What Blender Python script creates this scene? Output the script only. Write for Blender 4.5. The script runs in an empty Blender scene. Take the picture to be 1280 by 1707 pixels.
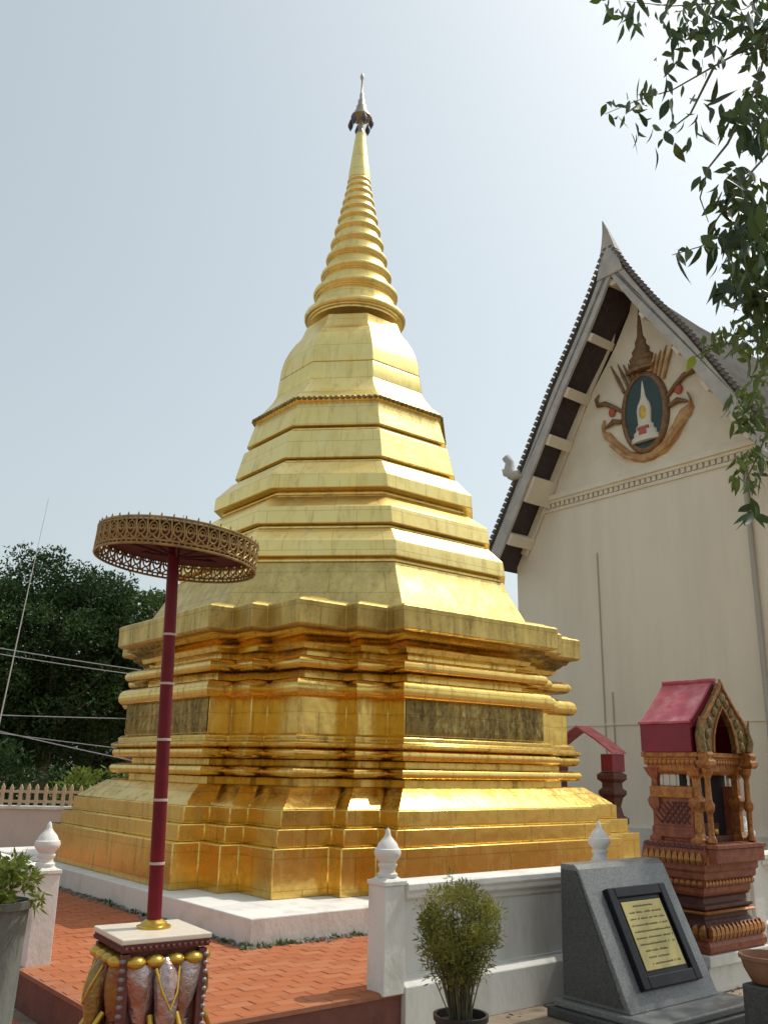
import bpy, bmesh, math, random
from mathutils import Vector, Matrix
random.seed(7)
R_ = math.radians
sc = bpy.context.scene
COL = sc.collection

# ------------------------------------------------------------------ camera, sky, sun, exposure
F_PX, PITCH, ROLL, EYE = 1485.0, R_(16.0), R_(1.09), 1.55
cam = bpy.data.cameras.new('camera'); cam_o = bpy.data.objects.new('camera', cam); COL.objects.link(cam_o)
cam.sensor_fit = 'VERTICAL'; cam.sensor_height = 24.0; cam.lens = F_PX / 1707.0 * 24.0
cam.clip_start = 0.05; cam.clip_end = 3000
fwd = Vector((0, math.cos(PITCH), math.sin(PITCH))); up0 = Vector((0, -math.sin(PITCH), math.cos(PITCH))); rt0 = Vector((1, 0, 0))
rt = rt0 * math.cos(ROLL) + up0 * math.sin(ROLL); up = -rt0 * math.sin(ROLL) + up0 * math.cos(ROLL)
cam_o.matrix_world = Matrix(((rt.x, up.x, -fwd.x, 0), (rt.y, up.y, -fwd.y, 0), (rt.z, up.z, -fwd.z, EYE), (0, 0, 0, 1)))
sc.camera = cam_o

SUN_EL = R_(57); SUN_AZ = R_(60)            # azimuth clockwise from +Y (north)
sun_dir = Vector((math.sin(SUN_AZ) * math.cos(SUN_EL), math.cos(SUN_AZ) * math.cos(SUN_EL), math.sin(SUN_EL)))
world = bpy.data.worlds.new('World'); sc.world = world; world.use_nodes = True
wn = world.node_tree; wn.nodes.clear()
sky = wn.nodes.new('ShaderNodeTexSky'); sky.sky_type = 'NISHITA'; sky.sun_disc = False
sky.sun_elevation = SUN_EL; sky.sun_rotation = SUN_AZ; sky.air_density = 1.25; sky.dust_density = 3.4; sky.ozone_density = 0.0
hsv = wn.nodes.new('ShaderNodeHueSaturation'); hsv.inputs['Saturation'].default_value = 0.48
bg = wn.nodes.new('ShaderNodeBackground'); bg.inputs['Strength'].default_value = 0.147
wo = wn.nodes.new('ShaderNodeOutputWorld')
hz = wn.nodes.new('ShaderNodeMix'); hz.data_type = 'RGBA'; hz.inputs['Factor'].default_value = 0.26; hz.inputs['B'].default_value = (3.7, 4.22, 4.25, 1)
wn.links.new(sky.outputs[0], hsv.inputs['Color']); wn.links.new(hsv.outputs[0], hz.inputs['A']); tn = wn.nodes.new('ShaderNodeMix'); tn.data_type = 'RGBA'; tn.blend_type = 'MULTIPLY'; tn.inputs['Factor'].default_value = 1.0; tn.inputs['B'].default_value = (0.965, 1.0, 0.985, 1)
wn.links.new(hz.outputs['Result'], tn.inputs['A']); wn.links.new(tn.outputs['Result'], bg.inputs['Color']); wn.links.new(bg.outputs[0], wo.inputs['Surface'])
sl = bpy.data.lights.new('sun', 'SUN'); sl.energy = 2.5; sl.angle = R_(0.6); sl.color = (1.0, 0.95, 0.86)
sun_o = bpy.data.objects.new('sun', sl); COL.objects.link(sun_o)
sun_o.rotation_euler = (-sun_dir).to_track_quat('-Z', 'Y').to_euler()
sc.view_settings.view_transform = 'Standard'; sc.view_settings.look = 'None'
sc.view_settings.exposure = 0.18; sc.view_settings.gamma = 1.0; sc.view_settings.use_curve_mapping = False

# ------------------------------------------------------------------ site frame: r runs right-back, l runs left-back
TH = R_(51.5); ROTZ = math.pi / 2 - TH
RV = Vector((math.sin(TH), math.cos(TH), 0)); LV = Vector((-math.cos(TH), math.sin(TH), 0))
def W(r, l, z=0.0): return RV * r + LV * l + Vector((0, 0, z))
def pix(u, v, Y):
    """a point of the place at distance Y in front of the camera, found from measurements on the photo"""
    a = u - 640; b = v - 853.5; c, s = math.cos(ROLL), math.sin(ROLL); a, b = c * a + s * b, -s * a + c * b
    ry = F_PX * math.cos(PITCH) + b * math.sin(PITCH); rz = F_PX * math.sin(PITCH) - b * math.cos(PITCH)
    return Vector((a * Y / ry, Y, EYE + rz * Y / ry))
def proj(p):
    x, y, z = p[0], p[1], p[2] - EYE
    d = y * math.cos(PITCH) + z * math.sin(PITCH); u = -y * math.sin(PITCH) + z * math.cos(PITCH)
    if d <= 0.01: return (-9e9, -9e9)
    a, b = F_PX * x / d, -F_PX * u / d; c, s = math.cos(ROLL), math.sin(ROLL)
    return (640 + c * a - s * b, 853.5 + s * a + c * b)

# ------------------------------------------------------------------ materials
def mat(name, col, rough=0.6, metal=0.0, col2=None, scale=6.0, bump=0.0, bscale=40.0, detail=6.0, rough2=None, stretch=None, spec=None, lo=0.35, hi=0.65, bdist=0.01, trans=None):
    m = bpy.data.materials.new(name); m.use_nodes = True
    nt = m.node_tree; b = nt.nodes['Principled BSDF']
    b.inputs['Roughness'].default_value = rough; b.inputs['Metallic'].default_value = metal
    b.inputs['Base Color'].default_value = (*col, 1)
    if spec is not None: b.inputs['Specular IOR Level'].default_value = spec
    tc = nt.nodes.new('ShaderNodeTexCoord'); mp = nt.nodes.new('ShaderNodeMapping')
    nt.links.new(tc.outputs['Object'], mp.inputs['Vector'])
    if stretch: mp.inputs['Scale'].default_value = stretch
    if col2 is not None:
        n = nt.nodes.new('ShaderNodeTexNoise'); n.inputs['Scale'].default_value = scale; n.inputs['Detail'].default_value = detail; n.inputs['Roughness'].default_value = 0.62
        nt.links.new(mp.outputs[0], n.inputs['Vector'])
        cr = nt.nodes.new('ShaderNodeValToRGB'); cr.color_ramp.elements[0].position = lo; cr.color_ramp.elements[1].position = hi
        cr.color_ramp.elements[0].color = (*col, 1); cr.color_ramp.elements[1].color = (*col2, 1)
        nt.links.new(n.outputs['Fac'], cr.inputs['Fac']); nt.links.new(cr.outputs[0], b.inputs['Base Color'])
        if rough2 is not None:
            mr = nt.nodes.new('ShaderNodeMapRange'); mr.inputs['From Min'].default_value = lo; mr.inputs['From Max'].default_value = hi
            mr.inputs['To Min'].default_value = rough; mr.inputs['To Max'].default_value = rough2
            nt.links.new(n.outputs['Fac'], mr.inputs['Value']); nt.links.new(mr.outputs[0], b.inputs['Roughness'])
    if bump:
        n2 = nt.nodes.new('ShaderNodeTexNoise'); n2.inputs['Scale'].default_value = bscale; n2.inputs['Detail'].default_value = 4
        nt.links.new(mp.outputs[0], n2.inputs['Vector'])
        bp = nt.nodes.new('ShaderNodeBump'); bp.inputs['Strength'].default_value = bump; bp.inputs['Distance'].default_value = bdist
        nt.links.new(n2.outputs['Fac'], bp.inputs['Height']); nt.links.new(bp.outputs[0], b.inputs['Normal'])
    return m

def leaf_mat(name, c1, c2, trans=0.35, rough=0.45, scale=3.0):
    m = bpy.data.materials.new(name); m.use_nodes = True; nt = m.node_tree; b = nt.nodes['Principled BSDF']
    out = nt.nodes['Material Output']
    tc = nt.nodes.new('ShaderNodeTexCoord'); oi = nt.nodes.new('ShaderNodeObjectInfo')
    n = nt.nodes.new('ShaderNodeTexNoise'); n.inputs['Scale'].default_value = scale; n.inputs['Detail'].default_value = 5
    ad = nt.nodes.new('ShaderNodeMath'); ad.operation = 'MULTIPLY_ADD'; ad.inputs[1].default_value = 0.5
    nt.links.new(tc.outputs['Object'], n.inputs['Vector'])
    nt.links.new(oi.outputs['Random'], ad.inputs[0]); ad.inputs[1].default_value = 0.4
    sb = nt.nodes.new('ShaderNodeMath'); sb.operation = 'SUBTRACT'; sb.inputs[1].default_value = 0.2
    nt.links.new(n.outputs['Fac'], sb.inputs[0]); nt.links.new(sb.outputs[0], ad.inputs[2])
    cr = nt.nodes.new('ShaderNodeValToRGB'); cr.color_ramp.elements[0].position = 0.3; cr.color_ramp.elements[1].position = 0.7
    cr.color_ramp.elements[0].color = (*c1, 1); cr.color_ramp.elements[1].color = (*c2, 1)
    nt.links.new(ad.outputs[0], cr.inputs['Fac']); nt.links.new(cr.outputs[0], b.inputs['Base Color'])
    b.inputs['Roughness'].default_value = rough; b.inputs['Specular IOR Level'].default_value = 0.5 if rough < .5 else 0.12
    tr = nt.nodes.new('ShaderNodeBsdfTranslucent'); mx = nt.nodes.new('ShaderNodeMixShader'); mx.inputs[0].default_value = trans
    nt.links.new(cr.outputs[0], tr.inputs['Color']); nt.links.new(b.outputs[0], mx.inputs[1]); nt.links.new(tr.outputs[0], mx.inputs[2])
    nt.links.new(mx.outputs[0], out.inputs['Surface'])
    return m

def gold_mat(name, c1, c2, stain, stain_lo, stain_hi, r1, r2, wob=0.25):
    """gilded sheet: two gold tones, dull weather stains in streaks, gentle dents"""
    m = bpy.data.materials.new(name); m.use_nodes = True; nt = m.node_tree; b = nt.nodes['Principled BSDF']
    tc = nt.nodes.new('ShaderNodeTexCoord')
    def noise(scale, stretch=None, det=6):
        mp = nt.nodes.new('ShaderNodeMapping'); nt.links.new(tc.outputs['Object'], mp.inputs['Vector'])
        if stretch: mp.inputs['Scale'].default_value = stretch
        n = nt.nodes.new('ShaderNodeTexNoise'); n.inputs['Scale'].default_value = scale; n.inputs['Detail'].default_value = det; n.inputs['Roughness'].default_value = 0.65
        nt.links.new(mp.outputs[0], n.inputs['Vector']); return n.outputs['Fac']
    def ramp(fac, lo, hi, a, c):
        cr = nt.nodes.new('ShaderNodeValToRGB'); cr.color_ramp.elements[0].position = lo; cr.color_ramp.elements[1].position = hi
        cr.color_ramp.elements[0].color = (*a, 1); cr.color_ramp.elements[1].color = (*c, 1); nt.links.new(fac, cr.inputs['Fac']); return cr.outputs[0]
    base = ramp(noise(2.2), 0.35, 0.65, c1, c2)
    st = ramp(noise(2.6, (3.0, 3.0, 0.5)), stain_lo, stain_hi, (0, 0, 0), (1, 1, 1))
    sp = ramp(noise(26), 0.42, 0.62, (0.55,) * 3, (1, 1, 1))
    mu = nt.nodes.new('ShaderNodeMath'); mu.operation = 'MULTIPLY'; nt.links.new(st, mu.inputs[0]); nt.links.new(sp, mu.inputs[1])
    mx = nt.nodes.new('ShaderNodeMix'); mx.data_type = 'RGBA'; nt.links.new(mu.outputs[0], mx.inputs['Factor'])
    nt.links.new(base, mx.inputs['A']); mx.inputs['B'].default_value = (*stain, 1)
    # faint seams between the gilded sheets, wrapped round the tower's axis
    sx = nt.nodes.new('ShaderNodeSeparateXYZ'); nt.links.new(tc.outputs['Object'], sx.inputs[0])
    at = nt.nodes.new('ShaderNodeMath'); at.operation = 'ARCTAN2'; nt.links.new(sx.outputs['Y'], at.inputs[0]); nt.links.new(sx.outputs['X'], at.inputs[1])
    sc2 = nt.nodes.new('ShaderNodeMath'); sc2.operation = 'MULTIPLY'; sc2.inputs[1].default_value = 2.3; nt.links.new(at.outputs[0], sc2.inputs[0])
    cb = nt.nodes.new('ShaderNodeCombineXYZ'); nt.links.new(sc2.outputs[0], cb.inputs['X']); nt.links.new(sx.outputs['Z'], cb.inputs['Y'])
    bt = nt.nodes.new('ShaderNodeTexBrick'); bt.inputs['Scale'].default_value = 1.0; bt.inputs['Brick Width'].default_value = 0.62; bt.inputs['Row Height'].default_value = 0.31; bt.inputs['Mortar Size'].default_value = 0.006; bt.inputs['Mortar Smooth'].default_value = 0.4
    bt.inputs['Color1'].default_value = (1, 1, 1, 1); bt.inputs['Color2'].default_value = (0.93, 0.92, 0.90, 1); bt.inputs['Mortar'].default_value = (0.62, 0.58, 0.52, 1)
    nt.links.new(cb.outputs[0], bt.inputs['Vector'])
    sm = nt.nodes.new('ShaderNodeMix'); sm.data_type = 'RGBA'; sm.blend_type = 'MULTIPLY'; sm.inputs['Factor'].default_value = 0.75
    nt.links.new(mx.outputs['Result'], sm.inputs['A']); nt.links.new(bt.outputs['Color'], sm.inputs['B']); nt.links.new(sm.outputs['Result'], b.inputs['Base Color'])
    mr = nt.nodes.new('ShaderNodeMapRange'); mr.inputs['To Min'].default_value = r1; mr.inputs['To Max'].default_value = r2
    nt.links.new(mu.outputs[0], mr.inputs['Value'])
    fr = nt.nodes.new('ShaderNodeMath'); fr.operation = 'MULTIPLY_ADD'; fr.inputs[1].default_value = 0.16
    nt.links.new(noise(9), fr.inputs[0]); nt.links.new(mr.outputs[0], fr.inputs[2]); nt.links.new(fr.outputs[0], b.inputs['Roughness'])
    me = nt.nodes.new('ShaderNodeMath'); me.operation = 'MULTIPLY_ADD'; me.inputs[1].default_value = -0.45; me.inputs[2].default_value = 1.0
    nt.links.new(mu.outputs[0], me.inputs[0]); nt.links.new(me.outputs[0], b.inputs['Metallic'])
    b1 = nt.nodes.new('ShaderNodeBump'); b1.inputs['Strength'].default_value = wob; b1.inputs['Distance'].default_value = 0.03
    nt.links.new(noise(3.4, None, 2), b1.inputs['Height'])
    b2 = nt.nodes.new('ShaderNodeBump'); b2.inputs['Strength'].default_value = 0.18; b2.inputs['Distance'].default_value = 0.004
    nt.links.new(noise(60), b2.inputs['Height']); nt.links.new(b1.outputs[0], b2.inputs['Normal']); nt.links.new(b2.outputs[0], b.inputs['Normal'])
    return m

M = {}
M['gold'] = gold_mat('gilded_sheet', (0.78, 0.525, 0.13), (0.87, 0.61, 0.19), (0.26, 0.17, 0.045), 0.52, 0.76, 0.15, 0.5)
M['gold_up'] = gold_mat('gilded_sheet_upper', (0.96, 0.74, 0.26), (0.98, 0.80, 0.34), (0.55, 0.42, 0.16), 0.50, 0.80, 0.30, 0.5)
M['gold_dirty'] = gold_mat('weathered_gilding', (0.72, 0.54, 0.19), (0.82, 0.63, 0.25), (0.33, 0.26, 0.09), 0.30, 0.80, 0.3, 0.58)
M['gold_cornice'] = gold_mat('tarnished_cornice_gilding', (0.62, 0.46, 0.15), (0.74, 0.56, 0.20), (0.27, 0.205, 0.065), 0.36, 0.72, 0.34, 0.6)
M['gold_relief'] = gold_mat('dark_gilt_relief', (0.40, 0.30, 0.10), (0.52, 0.39, 0.14), (0.12, 0.095, 0.035), 0.34, 0.62, 0.38, 0.65, 0.5)
M['spire_metal'] = mat('dull_gilt_metal', (0.40, 0.35, 0.27), 0.42, 0.9, (0.55, 0.50, 0.40), 9)
M['bell_dark'] = mat('dark_bronze', (0.10, 0.09, 0.10), 0.5, 0.7)
M['white'] = mat('whitewashed_plaster', (0.74, 0.72, 0.67), 0.75, 0, (0.46, 0.43, 0.37), 4.0, 0.4, 30, lo=0.48, hi=0.85, stretch=(1, 1, .6))
M['white_dirty'] = mat('stained_whitewash', (0.72, 0.70, 0.65), 0.75, 0, (0.44, 0.42, 0.36), 3.0, 0.3, 30, lo=0.45, hi=0.85, stretch=(1, 1, 0.35))
M['wall'] = mat('cream_wall_paint', (0.80, 0.745, 0.635), 0.8, 0, (0.71, 0.655, 0.55), 0.9, 0.15, 20, stretch=(1.6, 1.6, 0.28), lo=.42, hi=.78)
M['tymp'] = mat('pale_tympanum_paint', (0.80, 0.745, 0.63), 0.8, 0, (0.69, 0.635, 0.52), 1.0, 0.15, 20)
M['wood_dark'] = mat('dark_stained_wood', (0.030, 0.020, 0.022), 0.6, 0, (0.05, 0.034, 0.034), 8, 0.2, 30)
M['roof_tile'] = mat('grey_brown_roof_tile', (0.055, 0.048, 0.046), 0.9, 0, (0.10, 0.088, 0.082), 5, 0.4, 40, spec=0.05)
M['barge'] = mat('pale_grey_bargeboard', (0.38, 0.37, 0.36), 0.7, 0, (0.50, 0.48, 0.45), 3, 0.2, 30)
M['brick'] = mat('red_clay_paver', (0.37, 0.112, 0.045), 0.8, 0, (0.43, 0.155, 0.068), 3.0, 0.35, 60, lo=0.3, hi=0.7, spec=.2)
M['brick2'] = mat('burnt_clay_paver', (0.34, 0.10, 0.04), 0.8, 0, (0.40, 0.14, 0.062), 3.0, 0.35, 60, spec=.2)
M['brick3'] = mat('pale_clay_paver', (0.40, 0.14, 0.062), 0.8, 0, (0.44, 0.175, 0.085), 3.0, 0.35, 60, spec=.2)
M['mortar'] = mat('terrace_mortar', (0.31, 0.115, 0.06), 0.9, 0, (0.36, 0.15, 0.085), 12)
M['riser'] = mat('shaded_red_step_face', (0.14, 0.045, 0.032), 0.7, 0, (0.20, 0.07, 0.05), 6, 0.3, 40)  # brick red darkened: the shade on the step faces is in this colour
M['soil'] = mat('dry_soil', (0.20, 0.15, 0.10), 0.95, 0, (0.31, 0.25, 0.18), 4, 0.6, 30)
M['red'] = mat('crimson_lacquer', (0.17, 0.006, 0.013), 0.45, 0, (0.11, 0.004, 0.010), 5, 0.1, 30, spec=.25)
M['pole_white'] = mat('cream_band_paint', (0.52, 0.42, 0.34), 0.6)
M['umb_gold'] = mat('worn_gold_openwork', (0.40, 0.26, 0.085), 0.45, 0.55, (0.20, 0.12, 0.045), 14)
M['umb_red'] = mat('dark_red_canopy_cloth', (0.06, 0.008, 0.013), 0.8)
M['marble'] = mat('cream_marble_top', (0.74, 0.66, 0.55), 0.35, 0, (0.66, 0.57, 0.46), 5, 0.05, 20)
M['maroon'] = mat('maroon_trim', (0.10, 0.022, 0.018), 0.5, 0, (0.15, 0.04, 0.03), 9)
M['bead_grey'] = mat('dull_silver_bead', (0.26, 0.23, 0.24), 0.4, 0.6)
M['gold_paint'] = mat('glossy_gold_paint', (0.66, 0.43, 0.07), 0.28, 0.7, (0.52, 0.32, 0.05), 9, 0.1, 40)
M['granite'] = mat('grey_granite', (0.13, 0.135, 0.132), 0.3, 0, (0.21, 0.215, 0.21), 60, 0.03, 60, lo=0.4, hi=0.6)
M['granite_dark'] = mat('dark_and_shaded_granite', (0.045, 0.047, 0.048), 0.4, 0, (0.08, 0.083, 0.083), 60, 0.03, 60, lo=0.4, hi=0.6)  # dark granite; on the lectern's side its tone is painted shade
M['black'] = mat('polished_black_stone', (0.008, 0.008, 0.011), 0.3, 0, (0.014, 0.014, 0.018), 20, spec=.22)
M['brass'] = mat('pale_brass_plate', (0.50, 0.42, 0.17), 0.5, 0.25, (0.42, 0.35, 0.13), 8)
M['ink'] = mat('engraved_brown_lettering', (0.10, 0.075, 0.03), 0.6)
M['shrine_red'] = mat('carved_red_brown', (0.20, 0.045, 0.024), 0.5, 0, (0.36, 0.105, 0.04), 16, 0.5, 50)
M['shrine_dark'] = mat('dark_carved_maroon', (0.075, 0.024, 0.020), 0.55, 0, (0.14, 0.045, 0.03), 18, 0.5, 50)
M['shrine_gold'] = mat('aged_gold_orange_trim', (0.54, 0.24, 0.05), 0.42, 0.3, (0.27, 0.08, 0.028), 22, 0.4, 60)
M['shrine_roof'] = mat('faded_crimson_roof', (0.46, 0.055, 0.085), 0.3, 0, (0.60, 0.22, 0.22), 6, 0.15, 30, lo=0.42, hi=0.72)
M['shrine_fascia'] = mat('deep_crimson_fascia', (0.21, 0.010, 0.026), 0.35, 0, (0.25, 0.016, 0.034), 5)
M['niche_shade'] = mat('niche_shade_black', (0.016, 0.008, 0.012), 0.8)  # near-black colour standing for the shade inside the niche
M['gilt_filigree'] = mat('gilt_filigree', (0.34, 0.24, 0.085), 0.45, 0.4, (0.15, 0.08, 0.035), 26, 0.5, 60)
M['terracotta'] = mat('brown_terracotta', (0.22, 0.10, 0.055), 0.7, 0, (0.30, 0.15, 0.08), 6, 0.3, 40)
M['pot_black'] = mat('black_plastic_pot', (0.018, 0.016, 0.017), 0.5)
M['pot_grey'] = mat('mossy_grey_concrete', (0.10, 0.115, 0.10), 0.85, 0, (0.19, 0.20, 0.175), 5, 0.5, 40, stretch=(1, 1, 0.4))
M['tile_edge'] = mat('weathered_tile_edge', (0.13, 0.12, 0.112), 0.85, 0, (0.20, 0.185, 0.17), 9, spec=.1)
M['bark'] = mat('brown_bark', (0.10, 0.075, 0.052), 0.9, 0, (0.17, 0.135, 0.10), 8, 0.8, 20, stretch=(1, 1, 0.3), bdist=0.03)
M['twig'] = mat('green_brown_twig', (0.09, 0.075, 0.04), 0.8, 0, (0.14, 0.12, 0.07), 20)
M['leaf_near'] = leaf_mat('dark_glossy_leaf', (0.022, 0.042, 0.012), (0.065, 0.105, 0.024), 0.36, 0.38)
M['leaf_yellow'] = leaf_mat('yellow_green_leaf', (0.20, 0.26, 0.02), (0.32, 0.36, 0.03), 0.4, 0.4)
M['leaf_lit'] = leaf_mat('sunlit_green_leaf', (0.06, 0.10, 0.022), (0.14, 0.19, 0.04), 0.42, 0.42)  # lighter copy of the near leaf, with sunlight put into the colour
M['leaf_far'] = leaf_mat('deep_green_foliage', (0.034, 0.066, 0.022), (0.095, 0.15, 0.045), 0.3, 0.55, 0.6)
M['leaf_far2'] = leaf_mat('mid_green_foliage', (0.042, 0.08, 0.024), (0.11, 0.17, 0.045), 0.3, 0.55, 0.8)
M['leaf_bush'] = leaf_mat('olive_bush_leaf', (0.15, 0.16, 0.035), (0.42, 0.39, 0.08), 0.35, 0.5, 5)
M['leaf_light'] = leaf_mat('light_green_leaf', (0.12, 0.17, 0.03), (0.24, 0.28, 0.06), 0.35, 0.5, 4)
M['fence_paint'] = mat('cream_picket_paint', (0.62, 0.48, 0.33), 0.7, 0, (0.52, 0.38, 0.25), 6)
M['pink_wall'] = mat('pinkish_plaster', (0.66, 0.53, 0.46), 0.8, 0, (0.58, 0.46, 0.40), 2, 0.2, 20)
M['cable'] = mat('grey_cable', (0.30, 0.30, 0.31), 0.6)
M['pale_cable'] = mat('pale_stay_rope', (0.62, 0.62, 0.58), 0.6)
M['green_enamel'] = mat('deep_green_enamel', (0.012, 0.035, 0.035), 0.35, 0, (0.02, 0.055, 0.05), 5)
M['ivory'] = mat('ivory_relief_paint', (0.70, 0.66, 0.56), 0.6)
M['ribbon'] = mat('ochre_relief_paint', (0.42, 0.20, 0.075), 0.55, 0, (0.55, 0.36, 0.16), 5, lo=0.4, hi=0.65)
M['crown_brown'] = mat('dark_gilt_crown', (0.16, 0.085, 0.045), 0.55, 0.2, (0.28, 0.16, 0.07), 8)
M['coral'] = mat('coral_red_paint', (0.45, 0.10, 0.07), 0.6)
M['pipe_grey'] = mat('grey_conduit', (0.42, 0.40, 0.36), 0.6)
M['gravel'] = mat('dark_gravel', (0.11, 0.10, 0.08), 0.9, 0, (0.30, 0.27, 0.22), 9)
mos = mat('pink_silver_mirror_mosaic', (0.50, 0.42, 0.42), 0.22, 0.75, (0.36, 0.20, 0.15), 11, 0.5, 34, lo=0.38, hi=0.6, bdist=0.02); M['mosaic'] = mos
M['mosaic_green'] = mat('olive_gold_mosaic', (0.30, 0.22, 0.06), 0.3, 0.7, (0.26, 0.12, 0.07), 9, 0.5, 34, lo=0.38, hi=0.62, bdist=0.02)

# ------------------------------------------------------------------ mesh builder
class MB:
    def __init__(s): s.v = []; s.f = []
    def add(s, vs, fs):
        o = len(s.v); s.v += [tuple(x) for x in vs]; s.f += [tuple(o + i for i in f) for f in fs]; return s
    def box(s, x0, x1, y0, y1, z0, z1):
        return s.add([(x0, y0, z0), (x1, y0, z0), (x1, y1, z0), (x0, y1, z0), (x0, y0, z1), (x1, y0, z1), (x1, y1, z1), (x0, y1, z1)],
                     [(3, 2, 1, 0), (4, 5, 6, 7), (0, 1, 5, 4), (1, 2, 6, 5), (2, 3, 7, 6), (3, 0, 4, 7)])
    def obox(s, c, ax, ay, az):
        c, ax, ay, az = map(Vector, (c, ax, ay, az)); vs = []
        for k in (-1, 1):
            for a, b in ((-1, -1), (1, -1), (1, 1), (-1, 1)): vs.append(c + ax * a + ay * b + az * k)
        return s.add(vs, [(3, 2, 1, 0), (4, 5, 6, 7), (0, 1, 5, 4), (1, 2, 6, 5), (2, 3, 7, 6), (3, 0, 4, 7)])
    def loft(s, rings, cap=True, closed=True):
        n = len(rings[0]); vs = [p for r in rings for p in r]; fs = []
        for i in range(len(rings) - 1):
            for j in range(n if closed else n - 1):
                k = (j + 1) % n; fs.append((i * n + j, i * n + k, (i + 1) * n + k, (i + 1) * n + j))
        if cap: fs.append(tuple(range(n - 1, -1, -1))); fs.append(tuple((len(rings) - 1) * n + j for j in range(n)))
        return s.add(vs, fs)
    def lathe(s, prof, n=24, c=(0, 0, 0)):
        return s.loft([[(c[0] + r * math.cos(2 * math.pi * j / n), c[1] + r * math.sin(2 * math.pi * j / n), c[2] + z) for j in range(n)] for r, z in prof])
    def prism(s, poly, d):
        """poly: list of 3d points, d: extrusion vector"""
        d = Vector(d); return s.loft([[Vector(p) for p in poly], [Vector(p) + d for p in poly]])
    def tube(s, path, rad, n=8):
        path = [Vector(p) for p in path]; rings = []; ref = None
        for i, p in enumerate(path):
            t = (path[min(i + 1, len(path) - 1)] - path[max(i - 1, 0)]).normalized()
            if ref is None: ref = Vector((0, 0, 1)) if abs(t.z) < 0.9 else Vector((1, 0, 0))
            a = t.cross(ref).normalized(); b = a.cross(t).normalized(); ref = b
            r = rad[i] if isinstance(rad, (list, tuple)) else rad
            rings.append([p + (a * math.cos(2 * math.pi * k / n) + b * math.sin(2 * math.pi * k / n)) * r for k in range(n)])
        return s.loft(rings)
    def ball(s, c, r, n=10, m=6):
        r = r if isinstance(r, (tuple, list)) else (r, r, r)
        return s.loft([[(c[0] + r[0] * math.sin(math.pi * i / m) * math.cos(2 * math.pi * j / n) , c[1] + r[1] * math.sin(math.pi * i / m) * math.sin(2 * math.pi * j / n), c[2] - r[2] * math.cos(math.pi * i / m)) for j in range(n)] for i in range(m + 1)], cap=False)
    def mesh(s, name):
        me = bpy.data.meshes.new(name); me.from_pydata(s.v, [], s.f); me.update(); return me
    def build(s, name, m, parent=None, smooth=None, bevel=0, kind=None, label=None, fix=True):
        me = s.mesh(name)
        if fix:
            bm = bmesh.new(); bm.from_mesh(me); bmesh.ops.recalc_face_normals(bm, faces=bm.faces); bm.to_mesh(me); bm.free()
        return link(name, me, m, parent, smooth, bevel, kind, label)
def link(name, me, m, parent=None, smooth=None, bevel=0, kind=None, label=None):
    if m is not None:
        me.materials.clear(); me.materials.append(M[m] if isinstance(m, str) else m)
    if smooth is not None:
        me.polygons.foreach_set('use_smooth', [True] * len(me.polygons)); me.set_sharp_from_angle(angle=R_(smooth))
    o = bpy.data.objects.new(name, me); COL.objects.link(o)
    if parent is not None: o.parent = parent
    if bevel:
        bv = o.modifiers.new('bevel', 'BEVEL'); bv.width = bevel; bv.segments = 2; bv.limit_method = 'ANGLE'; bv.angle_limit = R_(35)
    if kind: o['kind'] = kind
    if label: o['label'] = label
    return o
def thing(name, label, cat, loc=(0, 0, 0), rotz=0.0, group=None):
    o = bpy.data.objects.new(name, None); COL.objects.link(o); o.empty_display_size = 0.2
    o.location = loc; o.rotation_euler = (0, 0, rotz); o['label'] = label; o['category'] = cat
    if group: o['group'] = group
    return o
def tag(o, label, cat, group=None):
    o['label'] = label; o['category'] = cat
    if group: o['group'] = group
    return o

# ================================================================== SETTING
GZ = -0.28
g = MB(); g.add([(-900, -300, GZ), (900, -300, GZ), (900, 1500, GZ), (-900, 1500, GZ)], [(0, 1, 2, 3)])
g.build('ground', 'soil', kind='structure')

# brick terrace: block with the pavers laid on it
TR0, TL0, TR1, TL1 = 2.6, 5.5, 13.5, 17.0
ter = MB(); ter.loft([[W(TR0, TL0, GZ - .05), W(TR1, TL0, GZ - .05), W(TR1, TL1, GZ - .05), W(TR0, TL1, GZ - .05)], [W(TR0, TL0, -0.035), W(TR1, TL0, -0.035), W(TR1, TL1, -0.035), W(TR0, TL1, -0.035)]])
terrace = ter.build('brick_terrace', 'riser', kind='structure')
bed = MB(); bed.loft([[W(TR0 - .012, TL0 - .012, -0.035), W(TR1, TL0 - .012, -0.035), W(TR1, TL1, -0.035), W(TR0 - .012, TL1, -0.035)], [W(TR0 - .012, TL0 - .012, -0.005), W(TR1, TL0 - .012, -0.005), W(TR1, TL1, -0.005), W(TR0 - .012, TL1, -0.005)]])
bed.build('mortar_bed', 'mortar', terrace)
PL0, PR0, PR1, PLL1 = 7.44, 4.49, 12.17, 15.34
bw, bl = 0.235, 0.118
cells = []
ni = int((PR1 + 1 - TR0) / bw); nj = int((13.2 - TL0) / bl)
for j in range(nj):
    for i in range(-1, ni):
        r = TR0 + (i + 0.5 + (0.5 if j % 2 else 0)) * bw; l = TL0 + (j + 0.5) * bl
        if r - bw / 2 < TR0 - 0.02: continue
        if r > PR0 - 0.10 and l > PL0 - 0.08: continue
        u, v = proj(W(r, l, 0)); vis = -30 < u < 1310 and v < 1725
        if r > 5.4 and l < 7.4: vis = vis and l > 6.6
        d = (W(r, l, 0)).length
        if u < -250 or u > 1500: continue
        cells.append((d if vis else d + 100, r, l))
cells.sort()
bb = MB(); bb.box(-bw / 2 + .004, bw / 2 - .004, -bl / 2 + .004, bl / 2 - .004, -0.03, 0.0)
bms = []
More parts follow.
